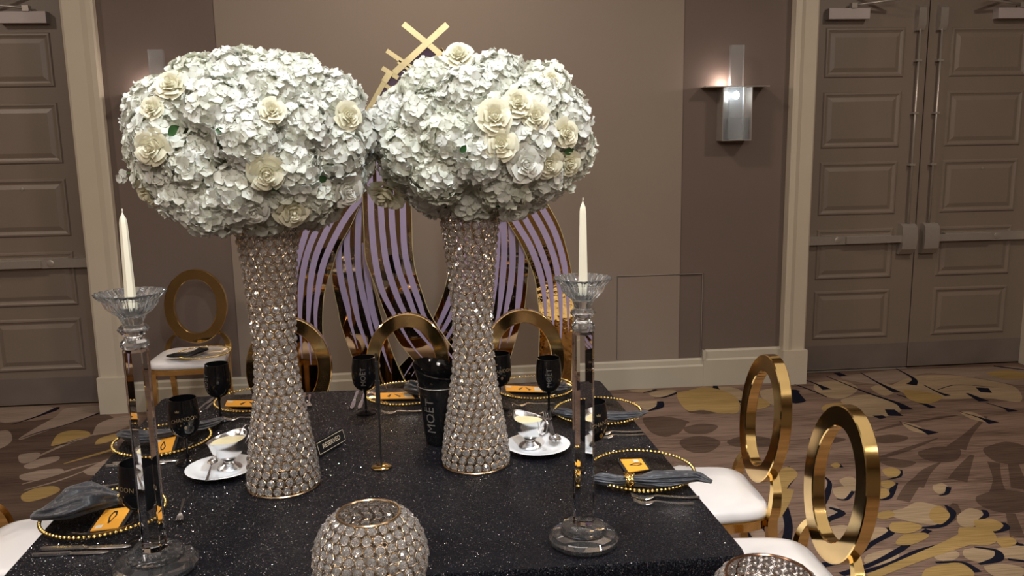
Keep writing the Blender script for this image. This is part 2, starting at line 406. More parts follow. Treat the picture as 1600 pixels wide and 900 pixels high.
def MA(p): return [(1050+q[0]/2.647, 560+q[1]/2.647)+tuple(q[2:]) for q in p]
def MBt(p): return [(q[0]/3.214, 620+q[1]/3.214)+tuple(q[2:]) for q in p]
def MC(p): return [(920+q[0]/4.706, 570+q[1]/4.706)+tuple(q[2:]) for q in p]
for T, k, p in [
 (MA,'gold',[(20,150),(80,130),(150,120),(250,150),(280,200),(220,230),(130,215),(60,215)]),
 (MA,'tan',[(600,100),(700,92),(770,125),(710,165),(640,160),(590,130)]),
 (MA,'tan',[(700,170),(800,150),(900,170),(950,210),(900,238),(800,240),(740,215)]),
 (MA,'gold',[(640,190),(700,185),(740,215),(690,230),(620,215)]),
 (MA,'tan',[(900,115),(1000,75),(1150,70),(1300,90),(1420,120),(1440,180),(1300,165),(1100,168),(980,150)]),
 (MA,'mauve',[(700,75),(900,50),(1100,42),(1300,36),(1456,40),(1456,110),(1250,80),(1050,62),(900,105),(780,100)]),
 (MA,'gold',[(960,130),(1040,138),(1120,160),(1060,188),(980,170)]), (MA,'gold',[(1300,60),(1380,50),(1456,60),(1456,85),(1370,85)]),
 (MA,'tan',[(820,120),(880,104),(930,128),(880,156)]),
 (MA,'tan',[(1190,222),(1250,225),(1315,264),(1240,252)]), (MA,'tan',[(948,262),(1010,276),(1065,312),(990,300)]),
 (MA,'brown',[(50,285),(120,270),(190,280),(150,310),(70,310)]), (MA,'brown',[(40,335),(120,320),(200,345),(160,385),(90,390),(40,365)]),
 (MA,'brown',[(230,340),(300,320),(400,330),(420,360),(330,368),(250,362)]), (MA,'brown',[(0,258),(60,265),(25,312),(-30,310)]),
 (MA,'brown',[(1020,385),(1100,365),(1190,375),(1180,420),(1120,430),(1040,415)]), (MA,'brown',[(1290,370),(1380,345),(1470,370),(1470,430),(1370,435),(1310,410)]),
 (MA,'brown',[(1260,570),(1350,545),(1470,560),(1470,625),(1380,640),(1280,612)]), (MA,'brown',[(820,330),(900,315),(975,325),(950,345),(870,350)]),
 (MA,'brown',[(830,400),(940,418),(1010,430),(960,452),(880,440)]), (MA,'brown',[(560,330),(640,322),(720,335),(650,352)]),
 (MA,'gold',[(870,460),(910,452),(945,468),(930,490),(890,490)]), (MA,'tan',[(1080,525),(1120,518),(1145,540),(1110,560),(1085,550)]),
 (MA,'tan',[(665,540),(710,530),(745,555),(720,580),(680,575)]), (MA,'tan',[(695,500),(740,490),(780,520),(750,550),(705,525)]),
 (MA,'mauve',[(600,490),(650,510),(665,540),(640,565),(605,540)]), (MA,'gold',[(845,545),(885,540),(900,565),(860,582)]), (MA,'gold',[(850,515),(895,505),(925,520),(890,538)]),
 (MA,'gold',[(655,440),(680,432),(697,445),(675,455)]), (MA,'gold',[(430,470),(480,450),(520,480),(480,530),(460,590),(440,560),(415,500)]),
 (MA,'mauve',[(412,650),(450,640),(468,680),(440,725),(408,705)]),
 (MA,'tan',[(915,630),(960,620),(1010,595),(1060,600),(1120,620),(1150,650),(1110,688),(1020,682),(960,670),(915,655)]),
 (MA,'gold',[(1075,622),(1110,612),(1150,650),(1110,688),(1065,660)]), (MA,'gold',[(850,640),(900,630),(922,650),(880,667),(850,660)]),
 (MA,'tan',[(1180,650),(1230,620),(1290,640),(1270,670),(1240,700),(1190,690)]), (MA,'gold',[(1250,670),(1320,665),(1370,690),(1340,715),(1270,710)]),
 (MA,'gold',[(1190,700),(1280,700),(1330,720),(1340,760),(1280,775),(1200,760)]), (MA,'gold',[(1340,745),(1400,740),(1425,765),(1370,785)]),
 (MA,'tan',[(1210,790),(1290,780),(1340,800),(1330,840),(1260,842),(1210,822)]), (MA,'tan',[(1350,785),(1470,775),(1470,832),(1390,830),(1350,810)]),
 (MA,'gold',[(1050,872),(1120,852),(1200,850),(1250,900),(1140,935),(1040,920)]), (MA,'tan',[(790,702),(870,700),(900,718),(850,750),(785,745)]),
 (MA,'gold',[(910,680),(980,678),(1035,698),(980,725),(905,715)]), (MA,'gold',[(960,730),(1040,722),(1060,740),(990,772),(925,768)]),
 (MA,'tan',[(810,812),(900,790),(940,820),(880,862),(800,850)]), (MA,'mauve',[(600,600),(680,610),(690,650),(620,680),(560,660)]),
 (MA,'tan',[(640,700),(710,690),(760,720),(700,760),(630,750)]), (MA,'gold',[(730,735),(790,750),(770,790),(700,800),(690,765)]),
 (MA,'mauve',[(330,700),(400,690),(400,760),(340,770)]), (MA,'tan',[(1090,800),(1150,790),(1190,812),(1150,840),(1090,830)]),
 (MA,'tan',[(1290,860),(1370,850),(1456,870),(1440,905),(1340,905)]),
 (MBt,'brown',[(-60,130),(120,125),(330,100),(520,85),(600,150),(560,300),(480,420),(330,560),(100,620),(-60,640)]),  # broad dark patch: dark carpet stripes plus the dimmer left floor put into colour
 (MBt,'mauve',[(-20,55),(120,50),(250,50),(268,75),(180,100),(80,125),(0,125)]),
 (MBt,'mauve',[(100,205),(190,150),(280,100),(330,60),(480,45),(520,62),(420,112),(300,150),(180,190),(110,215)]),
 (MBt,'gold',[(255,245),(290,190),(360,170),(440,175),(450,198),(380,215),(300,240)]), (MBt,'mauve',[(465,190),(490,140),(560,110),(660,95),(700,120),(580,175),(500,190)]),
 (MBt,'gold',[(475,240),(500,210),(590,185),(605,200),(540,230)]), (MBt,'mauve',[(100,290),(190,280),(200,300),(150,330),(100,330)]),
 (MBt,'mauve',[(120,345),(200,312),(292,300),(290,320),(220,345),(150,362)]), (MBt,'mauve',[(105,392),(200,370),(300,362),(318,375),(250,395),(180,418),(110,418)]),
 (MBt,'gold',[(112,490),(180,460),(270,450),(302,470),(250,500),(160,527),(112,522)]), (MBt,'mauve',[(420,370),(480,340),(550,310),(540,350),(490,390),(440,392)]),
 (MBt,'mauve',[(-40,180),(40,170),(60,220),(0,260),(-40,240)]), (MBt,'mauve',[(-60,690),(60,670),(120,700),(20,730),(-60,735)]),
 (MC,'gold',[(650,205),(760,190),(850,220),(950,260),(1100,310),(1080,360),(980,350),(880,318),(760,290),(680,258)]),
 (MC,'tan',[(850,182),(1000,162),(1120,190),(1130,260),(1000,240),(900,215)]), (MC,'tan',[(440,212),(520,190),(640,190),(600,230),(500,240)]),
 (MC,'tan',[(330,270),(480,265),(530,275),(480,330),(400,325)]), (MC,'tan',[(280,190),(380,180),(470,182),(400,205)]),
 (MC,'brown',[(720,310),(850,310),(960,350),(850,362),(740,352)]), (MC,'brown',[(400,390),(560,380),(740,420),(660,450),(640,500),(560,530),(450,490)]),
 (MC,'tan',[(1260,190),(1400,170),(1460,230),(1380,300),(1290,260)]), (MC,'gold',[(1180,240),(1280,250),(1330,300),(1230,330),(1170,290)])]:
    blob(k, T(p))
for T, k, p in [
 (MA,'navy',[(180,115,1),(200,150,5),(270,195,6)]), (MA,'navy',[(530,82,1),(600,108,2),(642,130,7)]), (MA,'navy',[(500,105,1),(570,130,1.5),(640,160,1)]),
 (MA,'navy',[(640,75,.8),(800,140,2),(930,185,4),(972,212,8)]), (MA,'navy',[(780,60,1),(850,100,2),(930,140,6)]), (MA,'navy',[(925,42,1),(1000,85,3),(990,110,7)]),
 (MA,'navy',[(930,150,1),(1000,172,2),(1080,205,5)]), (MA,'navy',[(1040,110,1),(1100,140,2),(1142,155,5)]), (MA,'navy',[(1220,145,2),(1290,178,7)]),
 (MA,'navy',[(1300,185,1),(1370,205,2),(1412,220,8)]), (MA,'navy',[(1190,222,.8),(1270,245,2),(1332,268,8)]), (MA,'navy',[(940,262,.8),(1020,290,2),(1082,312,9)]),
 (MA,'navy',[(1282,122,8),(1300,142,7)]), (MA,'navy',[(845,245,7),(880,240,4)]), (MA,'navy',[(900,212,6),(925,238,9)]), (MA,'navy',[(1330,32,3),(1456,48,2)]),
 (MA,'navy',[(505,130,3),(525,175,9)]), (MA,'navy',[(680,60,5),(710,74,6)]), (MA,'navy',[(1015,155,8),(1040,160,2)]), (MA,'navy',[(1100,130,1),(1180,110,.8),(1330,120,1)]),
 (MA,'navy',[(945,462,3),(938,488,4),(895,502,1)]), (MA,'navy',[(1145,533,4),(1135,560,3),(1105,568,1)]), (MA,'navy',[(600,472,1),(650,510,3),(642,560,5),(625,610,3)]),
 (MA,'navy',[(925,515,4),(895,575,5),(840,585,2)]), (MA,'navy',[(690,438,3),(702,452,3)]), (MA,'navy',[(750,550,3),(720,585,3),(680,582,1)]),
 (MA,'navy',[(480,448,2),(502,482,5),(455,560,5),(472,640,6),(482,700,6),(470,775,7)]), (MA,'gold',[(470,540,8),(462,600,5),(440,660,2)]),
 (MA,'navy',[(1130,608,2),(1158,640,6),(1112,692,5),(1020,702,2)]), (MA,'navy',[(1290,628,4),(1300,650,4),(1272,668,2)]), (MA,'navy',[(1370,680,3),(1378,702,6),(1320,722,3)]),
 (MA,'gold',[(820,905,4),(1000,832,5),(1150,775,7),(1225,745,9)]), (MA,'navy',[(740,900,3),(900,852,4),(1020,800,5),(1160,762,3)]),
 (MA,'navy',[(1250,782,2),(1340,796,4),(1348,830,6),(1270,852,2)]), (MA,'navy',[(1090,845,2),(1200,846,4),(1265,885,6)]), (MA,'navy',[(1062,710,5),(1000,752,4),(930,800,5),(830,850,4),(700,895,5)]),
 (MA,'navy',[(890,700,3),(905,722,5),(830,765,4),(730,830,5),(600,862,6),(550,900,3)]), (MA,'navy',[(830,650,2),(800,690,5),(740,730,5)]), (MA,'navy',[(650,618,3),(702,640,6),(640,672,5),(600,720,6)]),
 (MA,'navy',[(1400,738,1),(1428,768,4),(1456,772,3)]), (MA,'navy',[(1390,832,3),(1460,840,3)]), (MA,'navy',[(280,690,5),(320,740,4)]), (MA,'navy',[(380,700,4),(440,770,5)]),
 (MA,'brown',[(1175,372,10),(1230,310,4),(1300,240,2)]), (MA,'brown',[(1330,430,6),(1345,500,4),(1350,560,8)]), (MA,'brown',[(1180,505,9),(1210,450,6),(1242,400,2)]),
 (MA,'brown',[(1010,530,7),(1050,470,5),(1110,430,1)]), (MA,'brown',[(955,590,6),(1000,520,6),(1080,450,2)]), (MA,'brown',[(830,420,2),(960,380,4),(1100,330,1)]), (MA,'brown',[(1410,430,5),(1440,540,8)]),
 (MA,'brown',[(840,300,2),(960,270,3),(1180,235,2)]), (MA,'brown',[(1120,690,3),(1160,640,7),(1170,600,2)]), (MA,'brown',[(1400,640,4),(1430,740,6)]),
 (MBt,'navy',[(100,212,.5),(200,178,1.5),(350,135,1),(530,72,2)]), (MBt,'navy',[(60,140,1),(180,102,2),(268,68,5),(292,52,2)]), (MBt,'navy',[(255,250,.5),(330,238,1.2),(400,218,.6)]),
 (MBt,'mauve',[(190,300,2),(330,240,3),(470,190,2)]), (MBt,'gold',[(320,338,1),(450,300,3),(570,265,3)]), (MBt,'mauve',[(110,440,1),(250,400,3),(380,360,2),(500,330,1)]), (MBt,'mauve',[(120,470,1),(300,420,2),(430,370,1)]),
 (MC,'navy',[(930,155,3),(955,198,5),(1115,280,4)]), (MC,'navy',[(525,270,4),(520,310,5),(440,340,1.5)]), (MC,'navy',[(400,207,1),(500,183,2)]), (MC,'navy',[(480,246,1),(560,238,2),(655,205,2.5)]),
 (MC,'navy',[(745,298,5),(780,300,4)]), (MC,'navy',[(870,315,3),(915,325,7)]), (MC,'navy',[(1500,190,6),(1540,200,7)]), (MC,'navy',[(1490,230,3),(1550,260,8),(1500,280,4)])]:
    swoosh(k, T([(a, b, c*(.62 if k == 'navy' and b > 430 else 1)) for a, b, c in p]))
rq = random.Random(5)
for zone, n in (((-5.8, -3.4, -3.2, 4.9), 40), ((3.0, 6.3, -3.2, 1.6), 40), ((4.7, 6.3, 2, 5), 16), ((-1.2, 1.4, -3.2, .4), 26)):
    for i in range(n):
        x = rq.uniform(zone[0], zone[1]); y = rq.uniform(zone[2], zone[3]); a = rq.uniform(-.6, .6); L = rq.uniform(.10, .28); W = L*rq.uniform(.3, .6)
        k = rq.choice(['tan', 'gold', 'mauve', 'brown', 'brown'])
        blob(k, [(x+math.cos(t)*L*math.cos(a)-math.sin(t)*W*math.sin(a), y+math.cos(t)*L*math.sin(a)+math.sin(t)*W*math.cos(a)*(1+.3*math.cos(3*t))) for t in [2*PI*j/7 for j in range(7)]], False)
        if k != 'brown': swoosh('navy', [(x-L*1.3, y-W*1.1, .5), (x, y-W*1.1, 2), (x+L*.9, y-W*.6, 5)], False)

for k in MM:
    o = MM[k].obj('carpet_motif', MOT[k], fl, smooth=False); stuff(o)

# ================================================================ TABLES
def drape(name, corners, ztop, label, seed=1, rcor=.03, fl_=.35):
    rnd = random.Random(seed)
    # rounded outline
    pts = []
    n = len(corners)
    for i in range(n):
        p = Vector(corners[i]); a = (Vector(corners[i-1])-p).normalized(); b = (Vector(corners[(i+1) % n])-p).normalized()
        for k in range(5):
            t = k/4; q = p + a*rcor*(1-t)**2 + b*rcor*t**2; pts.append(q)
        nx = Vector(corners[(i+1) % n]); L = (nx-p).length; m = max(2, int(L/.035))
        for k in range(1, m): pts.append(p + (nx-p)*(rcor/L + (1-2*rcor/L)*k/m))
    c = sum((Vector(p) for p in pts), Vector((0, 0)))/len(pts)
    N = len(pts); nor = []
    for i in range(N):
        t = pts[(i+1) % N]-pts[i-1]; nor.append(Vector((t.y, -t.x)).normalized())
    if sum(nor[i].dot(pts[i]-c) for i in range(N)) < 0: nor = [-x for x in nor]
    m = MB(); rows = []
    for f in (0.0, .35, .7, .93): rows.append([(c.x+(p.x-c.x)*f, c.y+(p.y-c.y)*f, ztop) for p in pts])
    rows.append([(p.x, p.y, ztop) for p in pts])
    arc = [0]
    for i in range(N-1): arc.append(arc[-1]+(pts[i+1]-pts[i]).length)
    for dz, off, am in ((.005, .006, 0), (.02, .010, .002), (.10, .012, .006), (.30, .022, .014), (.55, .030, .022), (ztop-.004, .034, .028)):
        row = []
        for i, p in enumerate(pts):
            s = arc[i]; wv = math.sin(s*38+seed)+.5*math.sin(s*61+2*seed)+.4*math.sin(s*17)
            q = p+nor[i]*fl_*(off+am*(wv+.6)*.55); row.append((q.x, q.y, ztop-dz))
        rows.append(row)
    m.loft(rows, True, False)
    o = m.obj(name, M['sequin'], ang=60); tag(o, label, 'tablecloth'); return o
drape('tablecloth', [(-1.02, 1.835), (.722, 1.826), (.664, 3.335), (-1.08, 3.35)], TZ-.001,
      'black sequin tablecloth draped over the long set dining table', seed=3, rcor=.035)
drape('tablecloth', [(-1.1, .95), (.95, .80), (1.02, 1.688), (-1.05, 1.795)], TZ-.001,
      'edge of black sequin cloth on the nearer table, under the two crystal bowls', seed=5)

# ================================================================ CHAIRS
def oval(a, b, z0, y, n=48): return [(a*math.sin(2*PI*i/n), y, z0+b*math.cos(2*PI*i/n)) for i in range(n)]
def make_chair(label, group):
    t = thing('dining_chair', label, 'chair', group=group)
    # ring back: front at y=.19, leaning back
    secs = []; D = .042; a, b, wd = .190, .232, .061
    bev = .003
    for (dr, y) in ((0, bev), (bev, 0), (wd-bev, 0), (wd, bev), (wd, D-bev), (wd-bev, D), (bev, D), (0, D-bev), (0, bev)):
        secs.append(oval(a-dr, b-dr, 0, y, 56))
    m = MB(); n = 56; vs = [p for s in secs for p in s]; fs = []
    mats = []
    for i in range(8):
        for j in range(n): fs.append((i*n+j, i*n+(j+1) % n, (i+1)*n+(j+1) % n, (i+1)*n+j)); mats.append(1 if i in (1, 5) else 0)
    m.v = vs; m.f = fs; m.m = mats
    m.v = [(x, .195+y+z*.10, .735+z) for x, y, z in m.v]
    m.obj('ring_back', [M['gold'], M['gold_face']], t, ang=25)
    # cushion
    rows = []
    def outline(s, z, n=40):
        pts = []
        for i in range(n):
            th = 2*PI*i/n; c, q = math.cos(th), math.sin(th); e = .42
            x = abs(c)**e*(1 if c > 0 else -1)*.215*s; y = abs(q)**e*(1 if q > 0 else -1)*.200*s
            x *= 1-.07*(y/.2); pts.append((x, y-.005, z))
        return pts
    for s, z in ((.93, .431), (.99, .438), (1.0, .450), (.985, .466), (.94, .477), (.82, .485), (.5, .490), (.15, .4915), (.0, .4915)): rows.append(outline(s, z))
    MB().loft(rows, True, False).obj('seat_cushion', M['leather'], t, ang=80)
    MB().loft([outline(.95, .400), outline(.985, .400), outline(.985, .430), outline(.9, .4305)], True, True).obj('seat_frame', M['gold'], t)
    for s in (-1, 1):
        def leg(path, w):
            secs = []
            for (x, y, z), ww in zip(path, w): secs.append([(x-ww/2, y-ww/2, z), (x+ww/2, y-ww/2, z), (x+ww/2, y+ww/2, z), (x-ww/2, y+ww/2, z)])
            return MB().loft(secs)
        leg([(s*.185, -.185, 0), (s*.183, -.18, .2), (s*.182, -.175, .41)], (.022, .028, .034)).obj('leg', M['gold'], t, smooth=False)
        P = cr([(s*.18, .27, 0), (s*.172, .215, .2), (s*.175, .185, .40), (s*.185, .190, .47), (s*.165, .202, .53), (s*.118, .212, .575)], 4)
        leg(P, [.024+.010*math.sin(PI*i/(len(P)-1)) for i in range(len(P))]).obj('leg', M['gold'], t, ang=30)
    return t
def face(dx, dy): return math.atan2(dx, -dy)               # local front is -Y
ch = make_chair('gold ring-back chair at the table\'s right side, its bright ring nearest the camera', 'gold ring-back chairs round the table')
ch.location = (.945, 2.255, 0); ch.rotation_euler = (0, 0, -PI/2-.015)
G = 'gold ring-back chairs round the table'
dup(ch, (.955, 2.85, 0), -PI/2-.02, 'farther gold ring-back chair at the right, its white seat under the slate napkin tail', G)
dup(ch, (-1.315, 2.72, 0), PI/2-.03, 'gold ring-back chair cut off by the left edge of the photo', G)
dup(ch, (-.665, 3.60, 0), 0, 'gold ring-back chair behind the left crystal vase at the table head', G)
dup(ch, (-.132, 3.60, 0), 0, 'gold ring-back chair behind the black ice bucket', G)
dup(ch, (.402, 3.60, 0), 0, 'gold ring-back chair with a red glint on top, behind the right vase', G)
dup(ch, (-1.49, 5.22, 0), .04, 'gold ring-back chair standing alone against the dark wall, with a place setting on its seat', 'spare chair by the wall')

# ================================================================ GOLD MIRROR BACKDROP
YBK = 4.5
bd = thing('backdrop_screen', 'tall gold mirror screen of interlaced lilac-striped ribbons behind the table head', 'backdrop', (PY(672, 640, YBK).x, YBK, 0))
def bp(x, y, off): p = PY(x, y, YBK+off); return Vector((p.x-bd.location.x, p.y-YBK, p.z))
def ribbon(L, R, off, mat=None, n=36, th=.012):
    a = resamp(L, n); b = resamp(R, n); m = MB(); m.strip([bp(*p, off) for p in a], [bp(*p, off) for p in b], Vector((0, th, 0)))
    m.mi = 1
    o = m.obj('ribbon', [mat or M['mirror']], bd, ang=30)
    e = MB()
    for s in (a, b): e.tube([bp(*p, off+.003) for p in s], .0035, 5)
    e.obj('edge_trim', M['lattice'], o); return o
def stripe(rb, pts, off, wpx=9.5, tip=True, n=24, top=False):
    P = resamp(pts, n); m = MB(); L = []; R = []
    for i, p in enumerate(P):
        a = P[max(i-1, 0)]; b = P[min(i+1, n-1)]; tx, ty = b[0]-a[0], b[1]-a[1]; l = math.hypot(tx, ty); nx, ny = -ty/l, tx/l
        t = i/(n-1); ww = wpx*(min(1, (1-t)/.45+.06) if tip else 1)*.5
        if top: ww *= min(1, t/.3+.1)
        L.append(bp(p[0]+nx*ww, p[1]+ny*ww, off-.006)); R.append(bp(p[0]-nx*ww, p[1]-ny*ww, off-.006))
    m.strip(L, R, Vector((0, .006, 0))); return m.obj('stripe', M['lilac'], rb, ang=30)
rb = ribbon([(515,296),(490,328),(478,343),(469,357),(462,379),(458,420),(457,470),(458,520),(463,570),(470,612),(478,660),(486,720)],
            [(585,286),(566,312),(547,354),(529,385.5),(518,421),(509,445.5),(504.4,479),(504.4,529),(508,573),(514.4,612),(524,660),(536,720)], -.04)
for s in ([(497,325),(484.5,345.5),(467.5,397),(461,432),(460,480)], [(520,316),(501,345.5),(482,390),(473,428),(469,468),(469,507),(472,560)],
          [(545,306),(520,341),(495.5,394),(486,434),(482,486),(482,518),(486,570)], [(572,300),(544.5,334),(524.5,368),(506.7,408),(498,445.5),(493,485.6),(494,518),(499,560)]): stripe(rb, s, -.04)
rb = ribbon([(556,290),(538,345),(526,385),(519,423),(522,454),(529,485),(533,507),(551,558),(575,615),(600,672),(625,730)],
            [(571,290),(571,350),(571,379),(578,423),(593,485.6),(609,540),(622,573),(640,612),(664,660),(690,700),(710,735)], 0)
for s in ([(536,360),(529,390),(532,432),(544.5,485.6),(547,502),(559,545)], [(545,330),(542,370),(543,401),(551,456.7),(560,502),(575,544),(584,570)],
          [(562,315),(559,379),(561,432),(573,485.6),(580,515.5),(594,573)], [(570,380),(573,420),(580,475),(588,507),(598,545),(611,583)]): stripe(rb, s, 0)
rb = ribbon([(607,119),(593,144),(577,168),(570,196),(566,250),(567,308),(569,357),(571,401),(582,434),(602,489),(620,529),(644.5,560),(680,600),(720,650),(760,700)],
            [(628,128),(642,150),(643,190),(640,250),(641,300),(643,345.5),(644.5,390),(649,423),(660,459),(671,489),(693,524),(720,560),(760,605),(800,655),(835,700)], -.08, n=60)
for s in ([(576,250),(579,303),(581,357),(587,412),(598,457),(618,495.5),(640,535),(664,564)], [(592,250),(595,323),(598,368),(604,412),(618,457),(636,495.5),(668,535),(702,572)],
          [(610,250),(612,334),(615.5,379),(622,419),(638,463),(653,500),(680,540),(712,580)], [(627,250),(630,348),(632,390),(640,428),(655.5,474),(665,500),(686,533),(722,578)]): stripe(rb, s, -.08)
rb = ribbon([(672,95),(690,110),(700,150),(706,220),(705,300),(703,343),(704.5,379),(701,423),(693,459),(681,489),(660,530),(640,556),(620,577),(600,598),(565,635),(530,680)],
            [(690,75),(715,110),(745,160),(765,220),(775,300),(772,360),(765,420),(752,470),(735,520),(712,565),(690,598),(668,622),(645,648),(610,690),(580,730),(560,760)], .02, n=60)
for s in ([(712,250),(716,330),(718,400),(711,447),(698,480),(684.5,509),(668,540),(644,569),(629,592)], [(728,250),(731,350),(729,410),(719,453),(706,490),(691,518),(670,550),(655,570),(643,588)],
          [(743,260),(747,350),(744,410),(735,460),(723,487),(698,529),(680,555),(660,580)], [(757,270),(761,350),(757,420),(745,480),(723,518),(707,539),(690,565)]): stripe(rb, s, .02)
rb = ribbon([(775,290),(774,350),(770,401),(764,450),(756,500),(742,560),(722,620),(700,680)],
            [(800,300),(805.6,357),(822,401),(825.6,417),(822,457),(818,488),(809,518),(795.5,564),(782,605),(766,650),(750,700)], 0)
for s in ([(779,330),(776,401),(772,450),(766,500),(760,530)], [(786,320),(788,390),(785,440),(780,485.6),(775.5,504),(768,540)],
          [(797,320),(801,397),(798,445.6),(790,488),(780,545)], [(812,360),(815.5,383),(814,423),(809,479),(802,505),(793,536)]): stripe(rb, s, 0)
rb = ribbon([(765,290),(785,330),(797,352),(813,379),(827,410),(835.6,434),(840,463),(843,488),(843,518),(842,564),(841,590),(836,640),(828,700)],
            [(818,270),(838,292),(853,315.6),(873,352),(884.5,388),(893,428),(896,470),(895,507),(893,582),(888,640),(880,700)], -.04, M['mirror_lit'])
for s in ([(780,305),(809,352),(829,385.6),(844.5,428),(851,467),(854.5,530)], [(792,292),(821,343),(842,383),(858,432),(863,479),(866,535)],
          [(805,285),(831,328),(853,368),(869,414),(875.6,462),(876.7,507),(875.6,548)], [(822,282),(844.5,321),(866.7,363),(881,410),(887,460),(888,520)]): stripe(rb, s, -.04)
# crossed lattice at the peak
def bar(a, b, w, off=-.10, mat='lattice'):
    dx, dy = b[0]-a[0], b[1]-a[1]; l = math.hypot(dx, dy); nx, ny = -dy/l*w/2, dx/l*w/2
    m = MB(); m.extrude([bp(a[0]+nx, a[1]+ny, off), bp(b[0]+nx, b[1]+ny, off), bp(b[0]-nx, b[1]-ny, off), bp(a[0]-nx, a[1]-ny, off)], Vector((0, .010, 0)))
    return m.obj('lattice_bar', M[mat], bd, smooth=False)
m = MB(); m.extrude([bp(x, y, -.09) for x, y in ((664, 62), (690, 84), (640, 150), (596, 190), (580, 175), (606, 122))], Vector((0, .006, 0)))
m.obj('lattice_panel', M['lilac_dark'], bd, smooth=False)
bar((630, 37), (690, 86), 9); bar((699, 38), (616, 114), 10, -.105); bar((604, 79), (652, 112), 7); bar((597, 106), (622, 122), 7)
bar((688, 86), (648, 112), 8, -.105); bar((648, 108), (610, 145), 7, -.105); bar((622, 96), (668, 128), 6); bar((610, 112), (600, 128), 10, -.11)
bar((606, 118), (578, 168), 8, -.105); bar((598, 130), (640, 160), 6); bar((578, 166), (567, 194), 8, -.105); bar((572, 172), (600, 172), 5)

# ================================================================ CRYSTAL BEAD VASES AND BOWLS
def gem_mesh():
    m = MB(); m.lathe([(0, -.75), (.55, -.62), (.95, -.15), (.95, .15), (.55, .62), (.0, .75)], 8); me = m.mesh('crystal_bead', [M['bead']], smooth=False); return me
GEM = gem_mesh()
def frame_mat(p, n, s, spin=0):
    n = Vector(n).normalized(); up = Vector((0, 0, 1)) if abs(n.z) < .95 else Vector((1, 0, 0))
    x = up.cross(n).normalized(); y = n.cross(x)
    R = Matrix((x, y, n)).transposed().to_4x4()
    return Matrix.Translation(p) @ R @ Matrix.Rotation(spin, 4, 'Z') @ Matrix.Diagonal((s[0], s[1], s[2], 1))
def bead_shell(root, prof, pitch, wiremat, maxn=300, gemr=.425, seed=0, extra_rim=()):
    """rows of ring-set crystals on a surface of revolution; prof = [(r,z)] bottom to top"""
    rnd = random.Random(seed); P = cr(prof, 10); L = [0]
    for a, b in zip(P, P[1:]): L.append(L[-1]+math.dist(a, b))
    rows = max(2, round((L[-1]-pitch*.9)/(pitch*.90))); items = []; j = 0
    for i in range(rows+1):
        t = pitch*.45 + (L[-1]-pitch*.9)*i/rows; j = 0
        while j < len(L)-2 and L[j+1] < t: j += 1
        k = (t-L[j])/(L[j+1]-L[j]); r = P[j][0]+(P[j+1][0]-P[j][0])*k; z = P[j][1]+(P[j+1][1]-P[j][1])*k
        dr = P[j+1][0]-P[j][0]; dz = P[j+1][1]-P[j][1]; l = math.hypot(dr, dz); nr, nz = dz/l, -dr/l
        n = max(6, round(2*PI*r/pitch)); off = (i % 2)*.5+rnd.uniform(-.05, .05)
        for q in range(n):
            a = 2*PI*(q+off)/n; c, s = math.cos(a), math.sin(a)
            items.append((Vector((r*c, r*s, z)), Vector((nr*c, nr*s, nz)), 2*PI*r/n))
    W = MB()
    for p, n, w_ in items:
        m4 = frame_mat(p, n, (1, 1, 1)); R = w_*.5
        N = 12; secs = []
        jit = rnd.uniform(-.12, .12)
        for a in range(N):
            th = 2*PI*a/N; c, s = math.cos(th), math.sin(th); sec = []
            for b in range(4):
                ph = 2*PI*b/4; rr = R*.98+pitch*.034*math.cos(ph); sec.append(m4 @ Vector((rr*c, rr*s*(pitch*.5/R*.98 if R > 0 else 1), pitch*.034*math.sin(ph)+pitch*jit*c)))
            secs.append(sec)
        secs.append(secs[0]); W.loft(secs, True, False)
    W.mi = 0
    for r, z, t in extra_rim: W.tube([(r*math.cos(2*PI*i/40), r*math.sin(2*PI*i/40), z) for i in range(40)], t, 6, closed=True)
    W.obj('wire_net', wiremat, root)
    loc = root.location; items.sort(key=lambda it: -(it[1].dot((CAM-(loc+it[0])).normalized())))
    rest = MB()
    for i, (p, n, w_) in enumerate(items):
        g = pitch*gemr*rnd.uniform(.95, 1.05); m4 = frame_mat(p+n*pitch*.02, (n+Vector((rnd.uniform(-.2, .2), rnd.uniform(-.2, .2), rnd.uniform(-.2, .2)))), (g, g, g*.85), rnd.uniform(0, 1))
        if i < maxn: link('crystal_bead', GEM, root, m4)
        else: rest.add([m4 @ v.co for v in GEM.vertices], [tuple(f.vertices) for f in GEM.polygons])
    if rest.v: stuff(rest.obj('crystal_bead', M['bead'], root, smooth=False))
VP = [(.100, .006), (.097, .05), (.091, .10), (.077, .19), (.062, .29), (.056, .37), (.056, .44), (.064, .57), (.073, .67), (.090, .80)]
pL = PZ(444, 757, TZ); pR = PZ(744, 722, TZ)
vl = thing('crystal_vase', 'tall flared crystal bead vase at left, standing beside the reserved sign', 'vase', pL, 0, 'tall crystal bead vases')
bead_shell(vl, VP, .0262, M['wire'], seed=1, extra_rim=((.102, .003, .0030), (.092, .802, .0028)))
vr = thing('crystal_vase', 'tall flared crystal bead vase at right, standing beside the black ice bucket', 'vase', pR, 0, 'tall crystal bead vases')
bead_shell(vr, VP, .0262, M['wire'], seed=2, extra_rim=((.102, .003, .0030), (.092, .802, .0028)))
